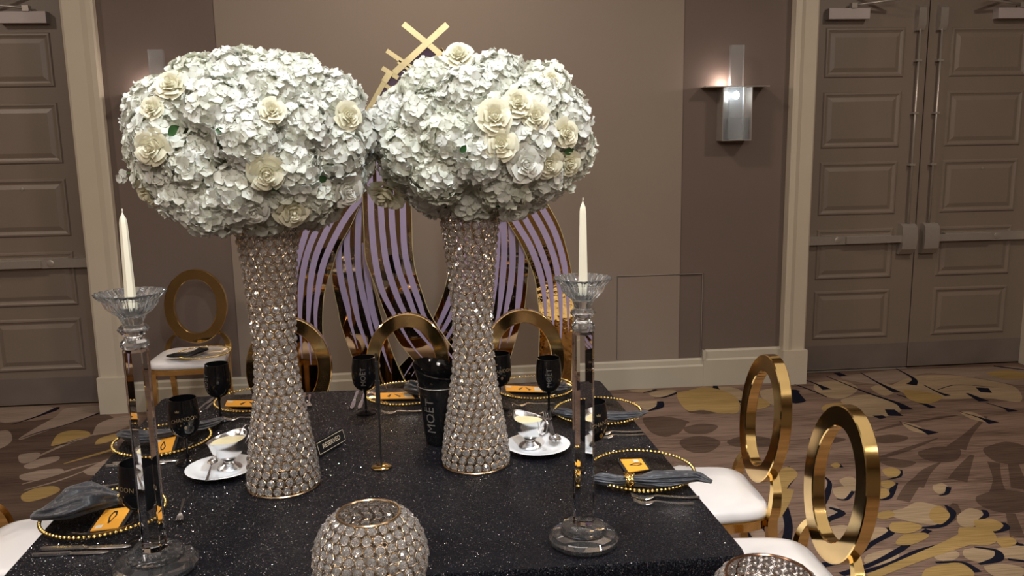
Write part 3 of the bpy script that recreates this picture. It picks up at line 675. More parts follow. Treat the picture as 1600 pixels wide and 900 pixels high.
def bowl(px, py, R, label, seed, op=34):
    b = PZ(px, py, TZ); o = thing('crystal_bowl', label, 'bowl', b, 0, 'round crystal bead bowls'); prof = []
    a0, a1 = math.radians(155), math.radians(op)
    for i in range(9):
        a = a0+(a1-a0)*i/8; prof.append((R*math.sin(a), R*(math.cos(a)-math.cos(a0))+.004))
    rb_ = R*math.sin(a0); rt = R*math.sin(a1); zt = R*(math.cos(a1)-math.cos(a0))+.006
    bead_shell(o, prof, .0235, M['rosewire'] if seed == 4 else M['wire'], seed=seed, extra_rim=((rb_, .003, .003), (rt, zt, .0028)), gemr=.44)
    return o
bowl(583, 944, .118, 'round open crystal bead bowl at the bottom centre, in front of the vases', 3)
bowl(1196, 1034, .108, 'crystal bead bowl with coppery rim at the bottom right corner of the table', 4, 46)

# ================================================================ FLOWERS
def floret_mesh(seed):
    rnd = random.Random(seed); m = MB()
    for k in range(4):
        a0 = k*PI/2+rnd.uniform(-.15, .15); NU, NV = 5, 5; R = rnd.uniform(.9, 1.08); cup = rnd.uniform(.05, .5); curl = rnd.uniform(-.45, .1); tw = rnd.uniform(-.25, .25); vs = []
        for j in range(NV):
            v = j/(NV-1); rad = R*(.06+.94*v); wd = R*.64*math.sin(PI*min(.97, .10+.74*v))**.7*(1 if v < .98 else .66)
            for i in range(NU):
                u = i/(NU-1)*2-1; x = rad-.13*R*u*u*v; y = wd*u
                z = cup*v*.5+curl*v*v*v*.45+.16*u*u*v+tw*u*v+.04*math.sin(5*u+seed+k)*v+(.06 if k % 2 else 0)
                vs.append((x*math.cos(a0)-y*math.sin(a0), x*math.sin(a0)+y*math.cos(a0), z))
        fs = [(j*NU+i, j*NU+i+1, (j+1)*NU+i+1, (j+1)*NU+i) for j in range(NV-1) for i in range(NU-1)]
        m.add(vs, fs, 0)
    m.lathe([(0, .02), (.07, .05), (.05, .12), (0, .14)], 6, mi=1)
    return m.mesh('floret', [M['petal'], M['petal_in']], ang=180)
FLO = [floret_mesh(s) for s in range(8)]
def rose_petal(r0, r1, z0, h, spread, curl, seed):
    rnd = random.Random(seed); NU, NV = 7, 6; vs = []
    for j in range(NV):
        v = j/(NV-1)
        for i in range(NU):
            u = i/(NU-1)*2-1; e = 1-.16*abs(u)**2.5*v
            r = r0+(r1-r0)*v**1.4*(1+.0*u); zz = z0+h*v*e
            if v > .7: r += curl*(v-.7)/.3*(.6+.5*abs(u)); zz -= curl*.5*((v-.7)/.3)**2
            r *= 1+.06*u*(1 if seed % 2 else -1)
            ph = u*spread*(.55+.45*math.sin(PI*min(v*.8+.1, 1)))
            r += .02*math.sin(3*u+seed)*v
            vs.append((r*math.cos(ph), r*math.sin(ph), zz))
    fs = [(j*NU+i, j*NU+i+1, (j+1)*NU+i+1, (j+1)*NU+i) for j in range(NV-1) for i in range(NU-1)]
    return vs, fs
RL = [(.05, .10, .0, .72, 1.7, -.03, 2), (.12, .19, .0, .72, 1.25, .03, 3), (.20, .33, -.05, .70, .95, .06, 4), (.28, .52, -.1, .66, .80, .09, 4), (.34, .76, -.2, .60, .80, .13, 4), (.40, .98, -.28, .46, .80, .12, 5)]
def rose_meshes(mat, nm):
    out = []
    for k, (r0, r1, z0, h, sp, cu, n) in enumerate(RL):
        v, f = rose_petal(r0, r1, z0, h, sp, cu, k+3); out.append((MB().add(v, f).mesh(nm, [mat], ang=180), n))
    return out
ROSE = {'cream': rose_meshes(M['rose'], 'rose_petal'), 'white': rose_meshes(M['rose_white'], 'rose_petal')}
CALYX = {}
for kk, mm_ in (('cream', 'rose'), ('white', 'rose_white')):
    CALYX[kk] = MB().lathe([(0, -.55), (.10, -.5), (.22, -.3), (.34, -.12)], 10).lathe([(.34, -.12), (.42, .0), (.30, .2), (.16, .42), (.07, .60), (.0, .64)], 12, mi=1).mesh('rose', [M['stem'], M[mm_]])
def leaf_mesh():
    m = MB(); vs = []
    for j in range(7):
        v = j/6; wd = .32*math.sin(PI*v)**.8
        for u in (-1, 0, 1): vs.append((v, wd*u, .10*abs(u)+.12*math.sin(2.4*v)))
    return m.add(vs, [(j*3+i, j*3+i+1, j*3+i+4, j*3+i+3) for j in range(6) for i in range(2)]).mesh('leaf', [M['leaf']], ang=180)
LEAF = leaf_mesh()
def bouquet(label, cpx, Y, semi, rh, heads_n, roses, leaves, sprig, seed, zmin, extra=()):
    rnd = random.Random(seed); c = PY(*cpx, Y); o = thing('flower_arrangement', label, 'flowers', c, 0, 'white flower domes on the crystal vases')
    A, B_, Cz = semi; outer = Vector((A+rh*.93, B_+rh*.93, Cz+rh*.93))
    def hit(x, y, k=1.0):
        d = ray(x, y); e = Vector((outer.x*k, outer.y*k, outer.z*k)); p = Vector(((CAM-c).x/e.x, (CAM-c).y/e.y, (CAM-c).z/e.z)); q = Vector((d.x/e.x, d.y/e.y, d.z/e.z))
        a = q.dot(q); b = 2*p.dot(q); g = p.dot(p)-1; D = b*b-4*a*g
        t = (-b-math.sqrt(D))/(2*a) if D > 0 else -b/(2*a)
        P = CAM+d*t-c; n = Vector((P.x/e.x**2, P.y/e.y**2, P.z/e.z**2)).normalized(); return P, n
    cen = []
    for i in range(heads_n):
        z = 1-2*(i+.5)/heads_n; r = math.sqrt(1-z*z); a = i*2.399963+seed
        p = Vector((A*r*math.cos(a), B_*r*math.sin(a), Cz*z)) + Vector([rnd.uniform(-.012, .012) for _ in range(3)])
        if p.z < zmin: continue
        p.z = min(p.z, Cz*.88)
        cen.append((p, rh*rnd.uniform(.92, 1.1)))
    for (x, y, k, s) in extra:
        P, n = hit(x, y); cen.append((P-n*rh*k, rh*s))
    if extra: outer = outer*1.12
    RS = []
    for (x, y, rp, kind) in roses:
        P, n = hit(x, y, 1.0/(1.12 if extra else 1)); tc = (CAM-c-P).normalized(); R = 1.12*rp/PXM(c+P)
        n2 = (n*.75+tc*.55+Vector([rnd.uniform(-.18, .18) for _ in range(3)])).normalized(); RS.append((P-n*R*.15, n2, R, kind))
    fl_all = []; heads = []
    for hi, (p, r) in enumerate(cen):
        hm = MB().lathe([(r*.80*math.sin(PI*i/7), -r*.80*math.cos(PI*i/7)) for i in range(8)], 12, mi=1); heads.append([p, hm])
        nf = int(4*PI*r*r/(.0222**2))
        for i in range(nf):
            z = 1-2*(i+.5)/nf; rr = math.sqrt(max(0, 1-z*z)); a = i*2.399963+hi
            d = Vector((rr*math.cos(a), rr*math.sin(a), z)); q = p+d*r
            if any(j != hi and (q-c2).length < r2*.88 for j, (c2, r2) in enumerate(cen)): continue
            if any((q-R0).length < R*.8 and True for R0, n, R, k in RS): continue
            e = (q.x/outer.x)**2+(q.y/outer.y)**2+(q.z/outer.z)**2
            if e < .50: continue
            d2 = (d+Vector([rnd.uniform(-.38, .38) for _ in range(3)])).normalized()
            s = .0196*rnd.uniform(.82, 1.15)
            m4 = frame_mat(q-p+d*rnd.uniform(-.011, .007), d2, (s, s, s), rnd.uniform(0, 6.28))
            fl_all.append((d.dot((CAM-c-q).normalized())+rnd.uniform(0, .1), hi, m4, rnd.randrange(8)))
    fl_all.sort(key=lambda t: -t[0]); pend = fl_all[:300]
    for _, hi, m4, k in fl_all[300:]:
        me = FLO[k]; heads[hi][1].add([m4 @ v.co for v in me.vertices], [tuple(f.vertices) for f in me.polygons])
    hobs = []
    for p, hm in heads:
        h = hm.obj('hydrangea_head', [M['petal'], M['petal_in']], o, ang=180); h.location = p; hobs.append(h)
    for _, hi, m4, k in pend: link('floret', FLO[k], hobs[hi], m4)
    for (P, n, R, kind) in RS:
        ro = link('rose', CALYX[kind], o, frame_mat(P, n, (R, R, R), rnd.uniform(0, 6.28)))
        ro['label'] = 'cream rose bloom' if kind == 'cream' else 'white rose bloom'
        for me, cnt in ROSE[kind]:
            ph = rnd.uniform(0, 6.28)
            for q in range(cnt):
                s = rnd.uniform(.96, 1.05); link('rose_petal', me, ro, Matrix.Rotation(ph+2*PI*q/cnt+rnd.uniform(-.1, .1), 4, 'Z') @ Matrix.Diagonal((s, s, rnd.uniform(.95, 1.05), 1)))
    for (x, y, Lp, ang) in leaves:
        P, n = hit(x, y, 1.0/(1.12 if extra else 1)); s = Lp/PXM(c+P); m4 = frame_mat(P-n*.006, n, (s, s, s), ang); link('leaf', LEAF, o, m4)
    # loose sprig
    (x0, y0), (x1, y1), (x2, y2) = sprig; a = PY(x0, y0, Y-.05)-c; b = PY(x1, y1, Y-.06)-c; d = PY(x2, y2, Y-.07)-c
    sp = MB().tube(cr([tuple(a), tuple(b), tuple(d)], 6), .0022, 5).obj('sprig', M['stem'], o)
    for k in range(3):
        q = d+Vector((rnd.uniform(-.014, .014), -.004*k, rnd.uniform(-.012, .012))); link('floret', FLO[k], sp, frame_mat(q, (rnd.uniform(-.6, .6), -1, rnd.uniform(-.2, .6)), (.013, .013, .013), k))
    return o
bouquet('large white hydrangea and rose dome on the left crystal vase', (397, 221), pL.y, (.262, .235, .182), .076, 44,
        [(425,172,18,'cream'),(235,230,25,'cream'),(416,271,26,'cream'),(457,330,26,'cream'),(543,298,25,'white'),(266,131,22,'cream'),(232,303,21,'cream'),(545,180,20,'cream'),(236,168,16,'cream'),(395,330,22,'white')],
        [(495,108,22,1.2),(510,285,20,2.5),(262,212,26,.6),(238,300,22,4.0),(425,300,20,1.0),(352,205,16,3)], ((222,300),(208,272),(187,275)), 11, -.26, extra=((325,340,.55,1.05),(275,322,.60,.9),(372,340,.8,.85),(455,325,.8,.8),(350,88,.8,.85),(480,95,.8,.85),(235,150,.8,.8),(230,290,.8,.75)))
bouquet('large white hydrangea and rose dome on the right crystal vase', (751, 214), pR.y, (.246, .235, .170), .076, 44,
        [(772,182,25,'cream'),(810,160,21,'cream'),(837,181,20,'cream'),(783,225,23,'cream'),(858,256,21,'cream'),(716,84,20,'cream'),(804,330,22,'white'),(600,306,27,'cream'),(862,124,16,'cream'),(885,208,20,'cream'),(822,257,26,'white'),(889,256,20,'cream')],
        [(882,238,22,.2),(793,318,20,3.6),(720,240,16,1),(868,165,16,2),(885,252,16,5),(845,200,14,1)], ((880,285),(888,290),(895,297)), 23, -.21)

# ================================================================ WRITING
def text_faces(body, size, space=1.0):
    cu = bpy.data.curves.new('t', 'FONT'); cu.body = body; cu.size = size; cu.align_x = 'CENTER'; cu.align_y = 'CENTER'; cu.resolution_u = 3; cu.space_character = space
    o = bpy.data.objects.new('t', cu); C.objects.link(o); bpy.context.view_layer.update()
    me = bpy.data.meshes.new_from_object(o.evaluated_get(bpy.context.evaluated_depsgraph_get()))
    import bmesh
    bm = bmesh.new(); bm.from_mesh(me); bmesh.ops.triangulate(bm, faces=bm.faces)
    for _ in range(3):
        es = [e for e in bm.edges if e.calc_length() > size*.16]
        if es: bmesh.ops.subdivide_edges(bm, edges=es, cuts=1); bmesh.ops.triangulate(bm, faces=bm.faces)
    bm.verts.ensure_lookup_table(); v = [tuple(x.co) for x in bm.verts]; f = [tuple(q.index for q in p.verts) for p in bm.faces]; bm.free()
    bpy.data.objects.remove(o); bpy.data.curves.remove(cu); bpy.data.meshes.remove(me); return v, f
def wrap(vf, ang, z0, rfun, rot=0.0, sx=1.0):
    v, f = vf; out = []; c, s = math.cos(rot), math.sin(rot)
    for x, y, _ in v:
        x *= sx; X = x*c-y*s; Y = x*s+y*c; r = rfun(z0+Y)+.0007; a = ang+X/r; out.append((r*math.cos(a), r*math.sin(a), z0+Y))
    return out, f
def interp(prof):
    def fn(z):
        for (r0, z0), (r1, z1) in zip(prof, prof[1:]):
            if z0 <= z <= z1: return r0+(r1-r0)*(z-z0)/max(z1-z0, 1e-9)
        return prof[-1][0] if z > prof[-1][1] else prof[0][0]
    return fn
def toward(loc): return math.atan2(-loc[1], -loc[0])       # angle facing the camera foot

# ================================================================ CANDLE HOLDERS AND CANDLES
def holder(loc, k, label):
    o = thing('candle_holder', label, 'candle holder', loc, 0, 'tall crystal candle holders'); sp = .012
    fac = lambda a, r, z: 1+.018*math.cos(16*a)
    m = MB(); m.lathe([(0, .001), (.078*k, .001), (.085*k, .006), (.086*k, .016), (.078*k, .026), (.060*k, .031), (.0, .031)], 24, mod=None); m.obj('foot_disc', M['crystal_foot'], o, ang=12)
    m = MB(); m.lathe([(0, .0315), (.052*k, .0315), (.056*k, .036), (.054*k, .046), (.030*k, .050), (0, .050)], 20); m.obj('foot_step', M['crystal_foot'], o, ang=12)
    m = MB(); r = .0265*k; m.lathe([(0, .0505), (r*.92, .0505), (r, .054), (r, .530), (r*.9, .536), (0, .536)], 8, mod=None); m.obj('column', M['crystal'], o, smooth=False)
    m = MB(); m.lathe([(0, .5365), (.024*k, .5365), (.028*k, .542), (.027*k, .552), (.020*k, .558), (.0185*k, .566), (0, .566)], 20); m.obj('collar', M['crystal_cut'], o, ang=12)
    m = MB(); m.lathe([(0, .5665), (.020*k, .5665), (.026*k, .572), (.031*k, .580), (.026*k, .588), (.019*k, .592), (0, .592)], 20); m.obj('knop', M['crystal_cut'], o, ang=12)
    fl = lambda a, r, z: 1+(.085*abs(math.cos(11*a)))*min(1, max(0, (z-.60)/.02))
    pr = [(0, .5925), (.019, .5925), (.022, .600), (.026, .612), (.036, .621), (.046, .634), (.051, .648), (.062, .660), (.064, .664), (.060, .6645), (.047, .652), (.041, .638), (.030, .626), (.016, .618), (0, .616)]
    m = MB(); m.lathe([(r*k, z) for r, z in pr], 96, mod=fl); m.obj('scalloped_cup', M['crystal_cut'], o, ang=20)
    c = MB(); m = c.lathe([(0, .6185), (.0125, .6185), (.0122, .64), (.0085, .818), (.0068, .828), (.0022, .838), (.001, .842), (0, .843)], 6)
    cn = c.obj('taper_candle', M['candle'], ang=30); cn.location = loc; cn.rotation_euler = (0, 0, .4)
    MB().tube([(0, 0, .838), (.0005, 0, .850)], .0012, 5).obj('wick', M['label_white'], cn)
    return cn
hl = PZ(245, 888, TZ); hr = PZ(912, 847, TZ)
cn = holder(hl, 1.12, 'tall crystal candle holder at the left front corner of the table')
tag(cn, 'ivory taper candle in the left crystal holder', 'candle', 'ivory taper candles')
cn = holder(hr, 1.0, 'tall crystal candle holder on the right side of the table')
tag(cn, 'ivory taper candle in the right crystal holder', 'candle', 'ivory taper candles')

# ================================================================ GOBLETS
GP = [(.0165, .088), (.030, .096), (.040, .110), (.0450, .130), (.0462, .150), (.0445, .180), (.0405, .211)]
GF = interp(GP)
def crown(s):
    v = [(-.5*s, -.3*s, 0), (.5*s, -.3*s, 0), (.55*s, .3*s, 0), (.25*s, 0, 0), (0, .45*s, 0), (-.25*s, 0, 0), (-.55*s, .3*s, 0)]; return v, [(0, 1, 3, 5), (1, 2, 3), (3, 4, 5), (0, 5, 6)]
def goblet(x, y, label, kind, dang=0.0):
    p = PZ(x, y, TZ+.211); p.z = TZ; o = thing('goblet', label, 'goblet', p, 0, 'black goblets')
    MB().lathe([(0, .0008), (.036, .0008), (.037, .002), (.030, .005), (.012, .009), (.0055, .016), (0, .016)], 32).obj('foot', M['black'], o)
    MB().lathe([(0, .0165), (.0055, .0165), (.0042, .03), (.0042, .07), (.007, .082), (.0, .086)], 14).obj('stem', M['black'], o)
    pr = [(0, .0865), (.008, .0865)]+GP+[(.0388, .2112), (.043, .180), (.0445, .150), (.043, .130), (.036, .110), (.02, .098), (0, .094)]
    b = MB().lathe(pr, 40).obj('cup', M['black'], o)
    A = toward(p)+dang; m = MB()
    if kind == 'tall':
        v, f = wrap(text_faces('MOËT', .026), A, .148, GF, PI/2); m.add(v, f); m.obj('print', M['print_grey'], b, smooth=False)
    else:
        v, f = text_faces('CHANDON', .017); v = [(x_, y_+.10*x_+ -3.0*x_*x_, 0) for x_, y_, z_ in v]; v, f = wrap((v, f), A, .155, GF); m.add(v, f)
        v, f = text_faces('IMPERIAL', .0085); v = [(x_, y_+.10*x_ - 3.0*x_*x_, 0) for x_, y_, z_ in v]
        m2 = MB(); sh, fs = crown(.012); v2, f2 = wrap((sh, fs), A-.45, .180, GF); m.add(v2, f2)
        v3 = [(.004*math.cos(2*PI*i/8), .006*math.sin(2*PI*i/8), 0) for i in range(8)]
        for dz, da, s in ((.128, .05, 1.1), (.137, -.25, .45), (.137, .3, .45)):
            q, w_ = wrap(([(a*s, b_*s, 0) for a, b_, _ in v3], [tuple(range(8))]), A+da, dz, GF); m.add(q, w_)
        m.obj('print', M['print_gold'], b, smooth=False)
    return o
goblet(338, 568, 'black goblet standing between the two left-hand place settings nearest the wall', 'tall', -1.0)
goblet(285, 622, 'black goblet with gold crown and lettering, left of the sauce boat', 'word', 0)
goblet(213, 722, 'black goblet half hidden behind the left crystal column', 'word', -1.2)
goblet(568, 558, 'black goblet with upright grey lettering beside the thin card stand', 'tall', -.1)
goblet(779, 552, 'black goblet with arched lettering, half hidden behind the right vase', 'word', .2)
goblet(857, 559, 'black goblet with upright grey lettering on the plate behind the right crystal column', 'tall', .05)
goblet(925, 627, 'black goblet half hidden behind the right crystal column', 'word', .9)

# ================================================================ ICE BUCKET, SIGN, CARD STAND
p = PZ(688, 690, TZ); o = thing('ice_bucket', 'black champagne ice bucket with slanted rim beside the right vase', 'ice bucket', p)
BP = [(.046, .002), (.050, .03), (.058, .11), (.0665, .195)]; BF = interp(BP)
b = MB().lathe([(0, .002)]+BP+[(.0655, .197), (.060, .195), (.048, .02), (0, .018)], 40).obj('body', M['black'], o)
m = MB(); m.lathe([(.0668, .198), (.066, .205), (.069, .218), (.076, .244), (.079, .249), (.077, .253), (.071, .246), (.062, .225), (.060, .20), (.0668, .198)], 40)
def sl(v):
    x, y, z = v; k = max(0, (z-.205)/.06); return (x-.004*k, y, z-k*(x*.28-y*.20))
m.v = [sl(v) for v in m.v]; m.obj('slanted_rim', M['black'], o)
MB().tube([(.0675*math.cos(2*PI*i/40), .0675*math.sin(2*PI*i/40), .197) for i in range(40)], .0012, 6, closed=True).obj('band', M['steel'], o)
v, f = wrap(text_faces('MOËT', .043, 1.05), toward(p)-.52, .105, BF, PI/2, 1.0); MB().add(v, f).obj('print', M['print_grey'], b, smooth=False)

a = PZ(499, 715, TZ); c_ = PZ(542, 690, TZ); d = c_-a; L = d.length
o = thing('reserved_sign', 'small black reserved sign tilted beside the left crystal vase', 'sign', (a+c_)/2, math.atan2(d.y, d.x))
def tiltp(x, y, off=0):                                     # on the tilted front face
    t = math.radians(74); return (x, y*math.cos(t)-off*math.sin(t), y*math.sin(t)+off*math.cos(t)+.002)
hw = L/2; H_ = .048
m = MB(); m.add([tiltp(-hw, 0), tiltp(hw, 0), tiltp(hw, H_), tiltp(-hw, H_), (-hw, .048, .002), (hw, .048, .002)], [(0, 1, 2, 3), (0, 3, 4), (1, 5, 2), (3, 2, 5, 4), (0, 4, 5, 1)])
b = m.obj('plaque', M['blackmat'], o, smooth=False)
v, f = text_faces('RESERVED', .0215); MB().add([tiltp(x*1.0, y+H_/2, .0008) for x, y, _ in v], f).obj('lettering', M['print_cream'], b, smooth=False)
m = MB(); e = .005
for (x0, y0, x1, y1) in ((-hw+e, e, hw-e, e+.0014), (-hw+e, H_-e-.0014, hw-e, H_-e), (-hw+e, e, -hw+e+.0014, H_-e), (hw-e-.0014, e, hw-e, H_-e)):
    m.add([tiltp(x0, y0, .0008), tiltp(x1, y0, .0008), tiltp(x1, y1, .0008), tiltp(x0, y1, .0008)], [(0, 1, 2, 3)])
m.obj('border', M['print_cream'], b, smooth=False)

p = PZ(596, 730, TZ); o = thing('card_stand', 'thin black stand with gold foot in the middle of the table', 'stand', p)
MB().lathe([(0, .0006), (.030, .0006), (.031, .002), (.028, .0045), (0, .005)], 32).obj('foot', M['gold'], o)
MB().tube([(0, 0, .005), (.0, 0, .2), (-.001, 0, .36)], [.003, .0028, .0022], 8).obj('pole', M['blackmat'], o)
m = MB(); m.box((-.0075, -.005, .205), (.0065, .005, .275)); m.box((-.005, -.0035, .275), (.004, .0035, .335)); m.box((-.004, -.007, .315), (.003, .007, .322)); m.obj('clip', M['blackmat'], o, smooth=False)

# ================================================================ CHARGERS, CARDS, NAPKINS, CUTLERY
PLATE = MB().lathe([(0, .003), (.095, .003), (.104, .005), (.128, .013), (.150, .017), (.150, .0195), (.127, .0155), (.103, .0080), (.095, .0060), (0, .0060)], 56).mesh('plate', [M['clear']])
m = MB(); NB = 78
for i in range(NB):
    a_ = 2*PI*i/NB; m.lathe([(.0058*math.sin(PI*k/4), -.0052*math.cos(PI*k/4)) for k in range(5)], 6, c=(.1535*math.cos(a_), .1535*math.sin(a_), .0185))
RIM = m.mesh('bead_rim', [M['gold_bead']], ang=180)
def charger(x, y, label, z=TZ, k=1.0):
    p = PZ(x, y, z+.012); p.z = z; o = thing('charger_plate', label, 'charger plate', p, 0, 'clear charger plates with gold beads')
    link('plate', PLATE, o).scale = (k, k, 1); stuff(link('bead_rim', RIM, o)).scale = (k, k, 1); return o
charger(163, 803, 'clear gold-beaded charger plate under the big grey napkin at the front left')
charger(254, 689, 'clear gold-beaded charger plate in the middle of the left side, left of the gold-lettered goblet')
charger(401, 626, 'clear gold-beaded charger plate at the far left, partly behind the left vase')
charger(634, 616, 'clear gold-beaded charger plate at the far end, behind the ice bucket')
charger(835, 607, 'clear gold-beaded charger plate at the far right end, between right vase and candle column')
charger(934, 644, 'clear gold-beaded charger plate behind the right crystal column')
charger(1002, 737, 'clear gold-beaded charger plate at the front right, with napkin and gold ring')
charger(318, 552, 'clear gold-beaded charger plate lying on the seat of the chair by the wall', .492)

def card(q, label, orient, z=TZ+.0075, extra=0):
    P = [PZ(x, y, z) for x, y in q]; c = sum(P, Vector())/4; o = thing('menu_card', label, 'menu card', c, 0, 'orange menu cards')
    def uv(u, v, dz): p_ = (P[0]*(1-u)+P[1]*u)*(1-v)+(P[3]*(1-u)+P[2]*u)*v; return Vector((p_.x-c.x, p_.y-c.y, dz))
    def rect(m, u0, v0, u1, v1, z0, z1): m.extrude([uv(u0, v0, z0), uv(u1, v0, z0), uv(u1, v1, z0), uv(u0, v1, z0)], Vector((0, 0, z1-z0)))
    m = MB(); rect(m, -.12, -.04, 1.14, 1.0, 0, .0025); m.obj('black_backing', M['blackmat'], o, smooth=False)
    m = MB(); rect(m, 0, 0, 1, 1, .0026, .0050); cd_ = m.obj('orange_front', M['orange'], o, smooth=False)
    def pl(pts, mat, nm):
        mm = MB(); mm.add([uv(u, v, .0055) for u, v in pts], [tuple(range(len(pts)))]); mm.obj(nm, mat, cd_, smooth=False)
    if orient == 'fan':                                     # seen along its short side: two dark wedges and a pale label
        pl([(.50, .15), (.38, .80), (.33, .62)], M['blackmat'], 'print'); pl([(.53, .15), (.70, .62), (.64, .82)], M['blackmat'], 'print')
        pl([(.03, .12), (.16, .12), (.16, .40), (.03, .40)], M['label_white'], 'white_label'); pl([(.78, .2), (.97, .2), (.97, .85), (.78, .85)], M['label_white'], 'white_label')
    else:
        L_ = [(.25, .48), (.60, .36), (.85, .42), (.85, .56), (.62, .64), (.25, .52)]; I_ = [(.38, .49), (.60, .42), (.78, .46), (.77, .53), (.62, .58), (.38, .51)]
        if orient == 'v': L_ = [(b_, a_) for a_, b_ in L_]; I_ = [(b_, a_) for a_, b_ in I_]
        mm = MB(); n = len(L_); mm.add([uv(u, v, .0055) for u, v in L_+I_], [(i, (i+1) % n, n+(i+1) % n, n+i) for i in range(n)]); mm.obj('print', M['blackmat'], cd_, smooth=False)
        if orient == 'v': pl([(.1, .06), (.35, .06), (.35, .22), (.1, .22)], M['label_white'], 'white_label')
        else: pl([(.55, .08), (.80, .08), (.80, .30), (.55, .30)], M['label_white'], 'white_label')
    return o
card([(141.5, 832), (185, 827), (206, 794), (165, 799)], 'orange menu card beside the gold napkin ring on the front left plate', 'v')
card([(969, 720), (1002, 719), (1013.5, 735), (982, 740)], 'orange menu card above the napkin on the front right plate', 'h')
card([(240, 690), (275, 684), (268, 707), (238, 711)], 'orange menu card on the middle left plate, behind the left crystal column', 'v')
card([(355, 627.5), (418, 627.5), (419, 637), (351, 636.5)], 'orange menu card on the far left plate beside the left vase', 'fan')
card([(582, 616), (641, 615), (648, 624), (586, 625)], 'orange menu card on the far end plate, left of the ice bucket', 'fan')
card([(789, 604), (847, 606), (848, 614.5), (791, 612.5)], 'orange menu card on the far right end plate', 'fan')

def napkin(pts, label, seed, z0=TZ, folds=5, cat='napkin', amp=.16, mat='napkin'):
    """pts: px x, px y, width m, height m, lift m"""
    rnd = random.Random(seed); P = []
    for x, y, w_, h_, lift in pts:
        p = PZ(x, y, z0+lift+h_/2); P.append((p.x, p.y, z0+lift, w_, h_))
    P = resamp(P, 60); N = 64; secs = []; c0 = Vector(P[len(P)//2][:2]+(0,)); ph = [rnd.uniform(0, 6.28) for _ in range(4)]
    for i, (x, y, z, w_, h_) in enumerate(P):
        a = P[max(i-1, 0)]; b = P[min(i+1, len(P)-1)]; t = Vector((b[0]-a[0], b[1]-a[1], 0)).normalized(); n = Vector((-t.y, t.x, 0)); sec = []
        s = i/(len(P)-1)
        for j in range(N):
            u = 2*PI*j/N; cx, cz = math.cos(u), math.sin(u)
            f = 1+amp*(1-1.6*abs(math.sin(.5*folds*u+ph[0]+3.5*s)))+amp*.7*math.sin((folds*2+1)*u+ph[1]-6*s)+.09*math.sin(17*s+2*u+ph[2])+.05*math.sin(31*s-3*u+ph[3])
            zz = z+h_*.5*(1+cz*f*.92) if cz > 0 else z+h_*.5*(1+cz*.95)
            sec.append(Vector((x, y, 0))-c0+n*(cx*w_*.5*(f if abs(cx) > .2 else 1))+Vector((0, 0, max(zz, z+.0005))))
        secs.append(sec)
    m = MB().loft(secs, True, True); o = m.obj('napkin', M[mat], ang=180); o.location = (c0.x, c0.y, 0); tag(o, label, cat, 'slate napkins'); return o
def napkin_ring(x, y, z, r, dirpx, label, hh=1.0):
    p = PZ(x, y, z); q = PZ(*dirpx, z); t = (q-p).normalized(); o = thing('napkin_ring', label, 'napkin ring', p, math.atan2(t.y, t.x), 'gold napkin rings')
    m = MB()
    for k in range(4):
        pts = []
        for i in range(48):
            a_ = 2*PI*i/48; x_ = (k-1.5)*.006+.0045*math.sin(5*a_+k*PI/2); rr = r+.0012*math.cos(5*a_+k*PI/2); pts.append((x_, rr*math.cos(a_), rr*hh*math.sin(a_)))
        m.tube(pts, .0021, 6, closed=True)
    m.obj('woven_band', M['gold_bead'], o)
    m = MB(); m.lathe([(r*.90, -.010), (r*.96, -.010), (r*.96, .010), (r*.90, .010), (r*.90, -.010)], 32); m.v = [(z_, x_, y_*hh) for x_, y_, z_ in m.v]; m.obj('inner_sleeve', M['gold'], o)
    return o
napkin([(222,783,.03,.020,.014),(205,780,.042,.028,.012),(188,778,.032,.026,.012),(170,776,.070,.050,.012),(140,777,.115,.080,.010),(108,786,.130,.072,.010),(80,797,.100,.040,.012),(58,800,.035,.012,.012)],
       'big puffy slate grey napkin fanned out on the front left plate', 5, folds=4, amp=.13)
napkin_ring(194, 778, TZ+.024, .0195, (180, 778), 'gold woven napkin ring on the puffy napkin at front left')
napkin([(926,748,.020,.018,.016),(938,748,.045,.030,.014),(960,750,.046,.028,.012),(978,750,.034,.024,.012),(992,750,.034,.024,.012),(1010,750,.050,.030,.012),(1040,748,.066,.036,.012),(1068,745,.062,.030,.014),(1090,745,.045,.022,.014),(1112,753,.018,.008,.012)],
       'long slate grey napkin across the front right plate, its tail over the white seat', 6, folds=5)
napkin_ring(983, 750, TZ+.025, .0200, (1000, 750), 'gold woven napkin ring on the long napkin at front right')
napkin([(866,643,.018,.016,.016),(880,645,.040,.030,.014),(905,648,.040,.024,.012),(925,650,.034,.022,.012),(945,650,.046,.026,.012),(970,650,.052,.028,.012),(992,648,.040,.022,.014),(1008,643,.022,.010,.012)],
       'slate grey napkin on the plate behind the right crystal column', 7)
napkin([(186,678,.020,.018,.014),(205,679,.060,.040,.012),(228,680,.060,.036,.012),(262,676,.036,.026,.012),(276,673,.032,.024,.012),(290,670,.040,.024,.012),(318,664,.055,.030,.012),(345,655,.030,.014,.006)],
       'slate grey napkin with gold ring on the middle left plate, behind the left crystal column', 8)
napkin_ring(272, 672, TZ+.025, .0185, (285, 670), 'gold woven napkin ring below the gold-lettered goblet')
napkin([(636,604,.020,.020,.012),(645,605,.060,.055,.010),(660,608,.065,.050,.010),(676,614,.045,.030,.010)], 'dark napkin bunched on the far end plate behind the ice bucket', 9)
napkin([(858,612,.020,.014,.012),(868,608,.055,.040,.010),(880,606,.055,.034,.010),(892,606,.025,.014,.010)], 'dark napkin bunched behind the goblet on the far right end plate', 10)
napkin([(262,556,.030,.012,.012),(275,555,.055,.028,.012),(295,554,.040,.028,.012),(306,550,.036,.028,.014),(314,547,.048,.030,.014),(322,545,.035,.020,.014)],
       'black rolled napkin on the plate on the chair by the wall', 12, z0=.492, mat='blackmat')

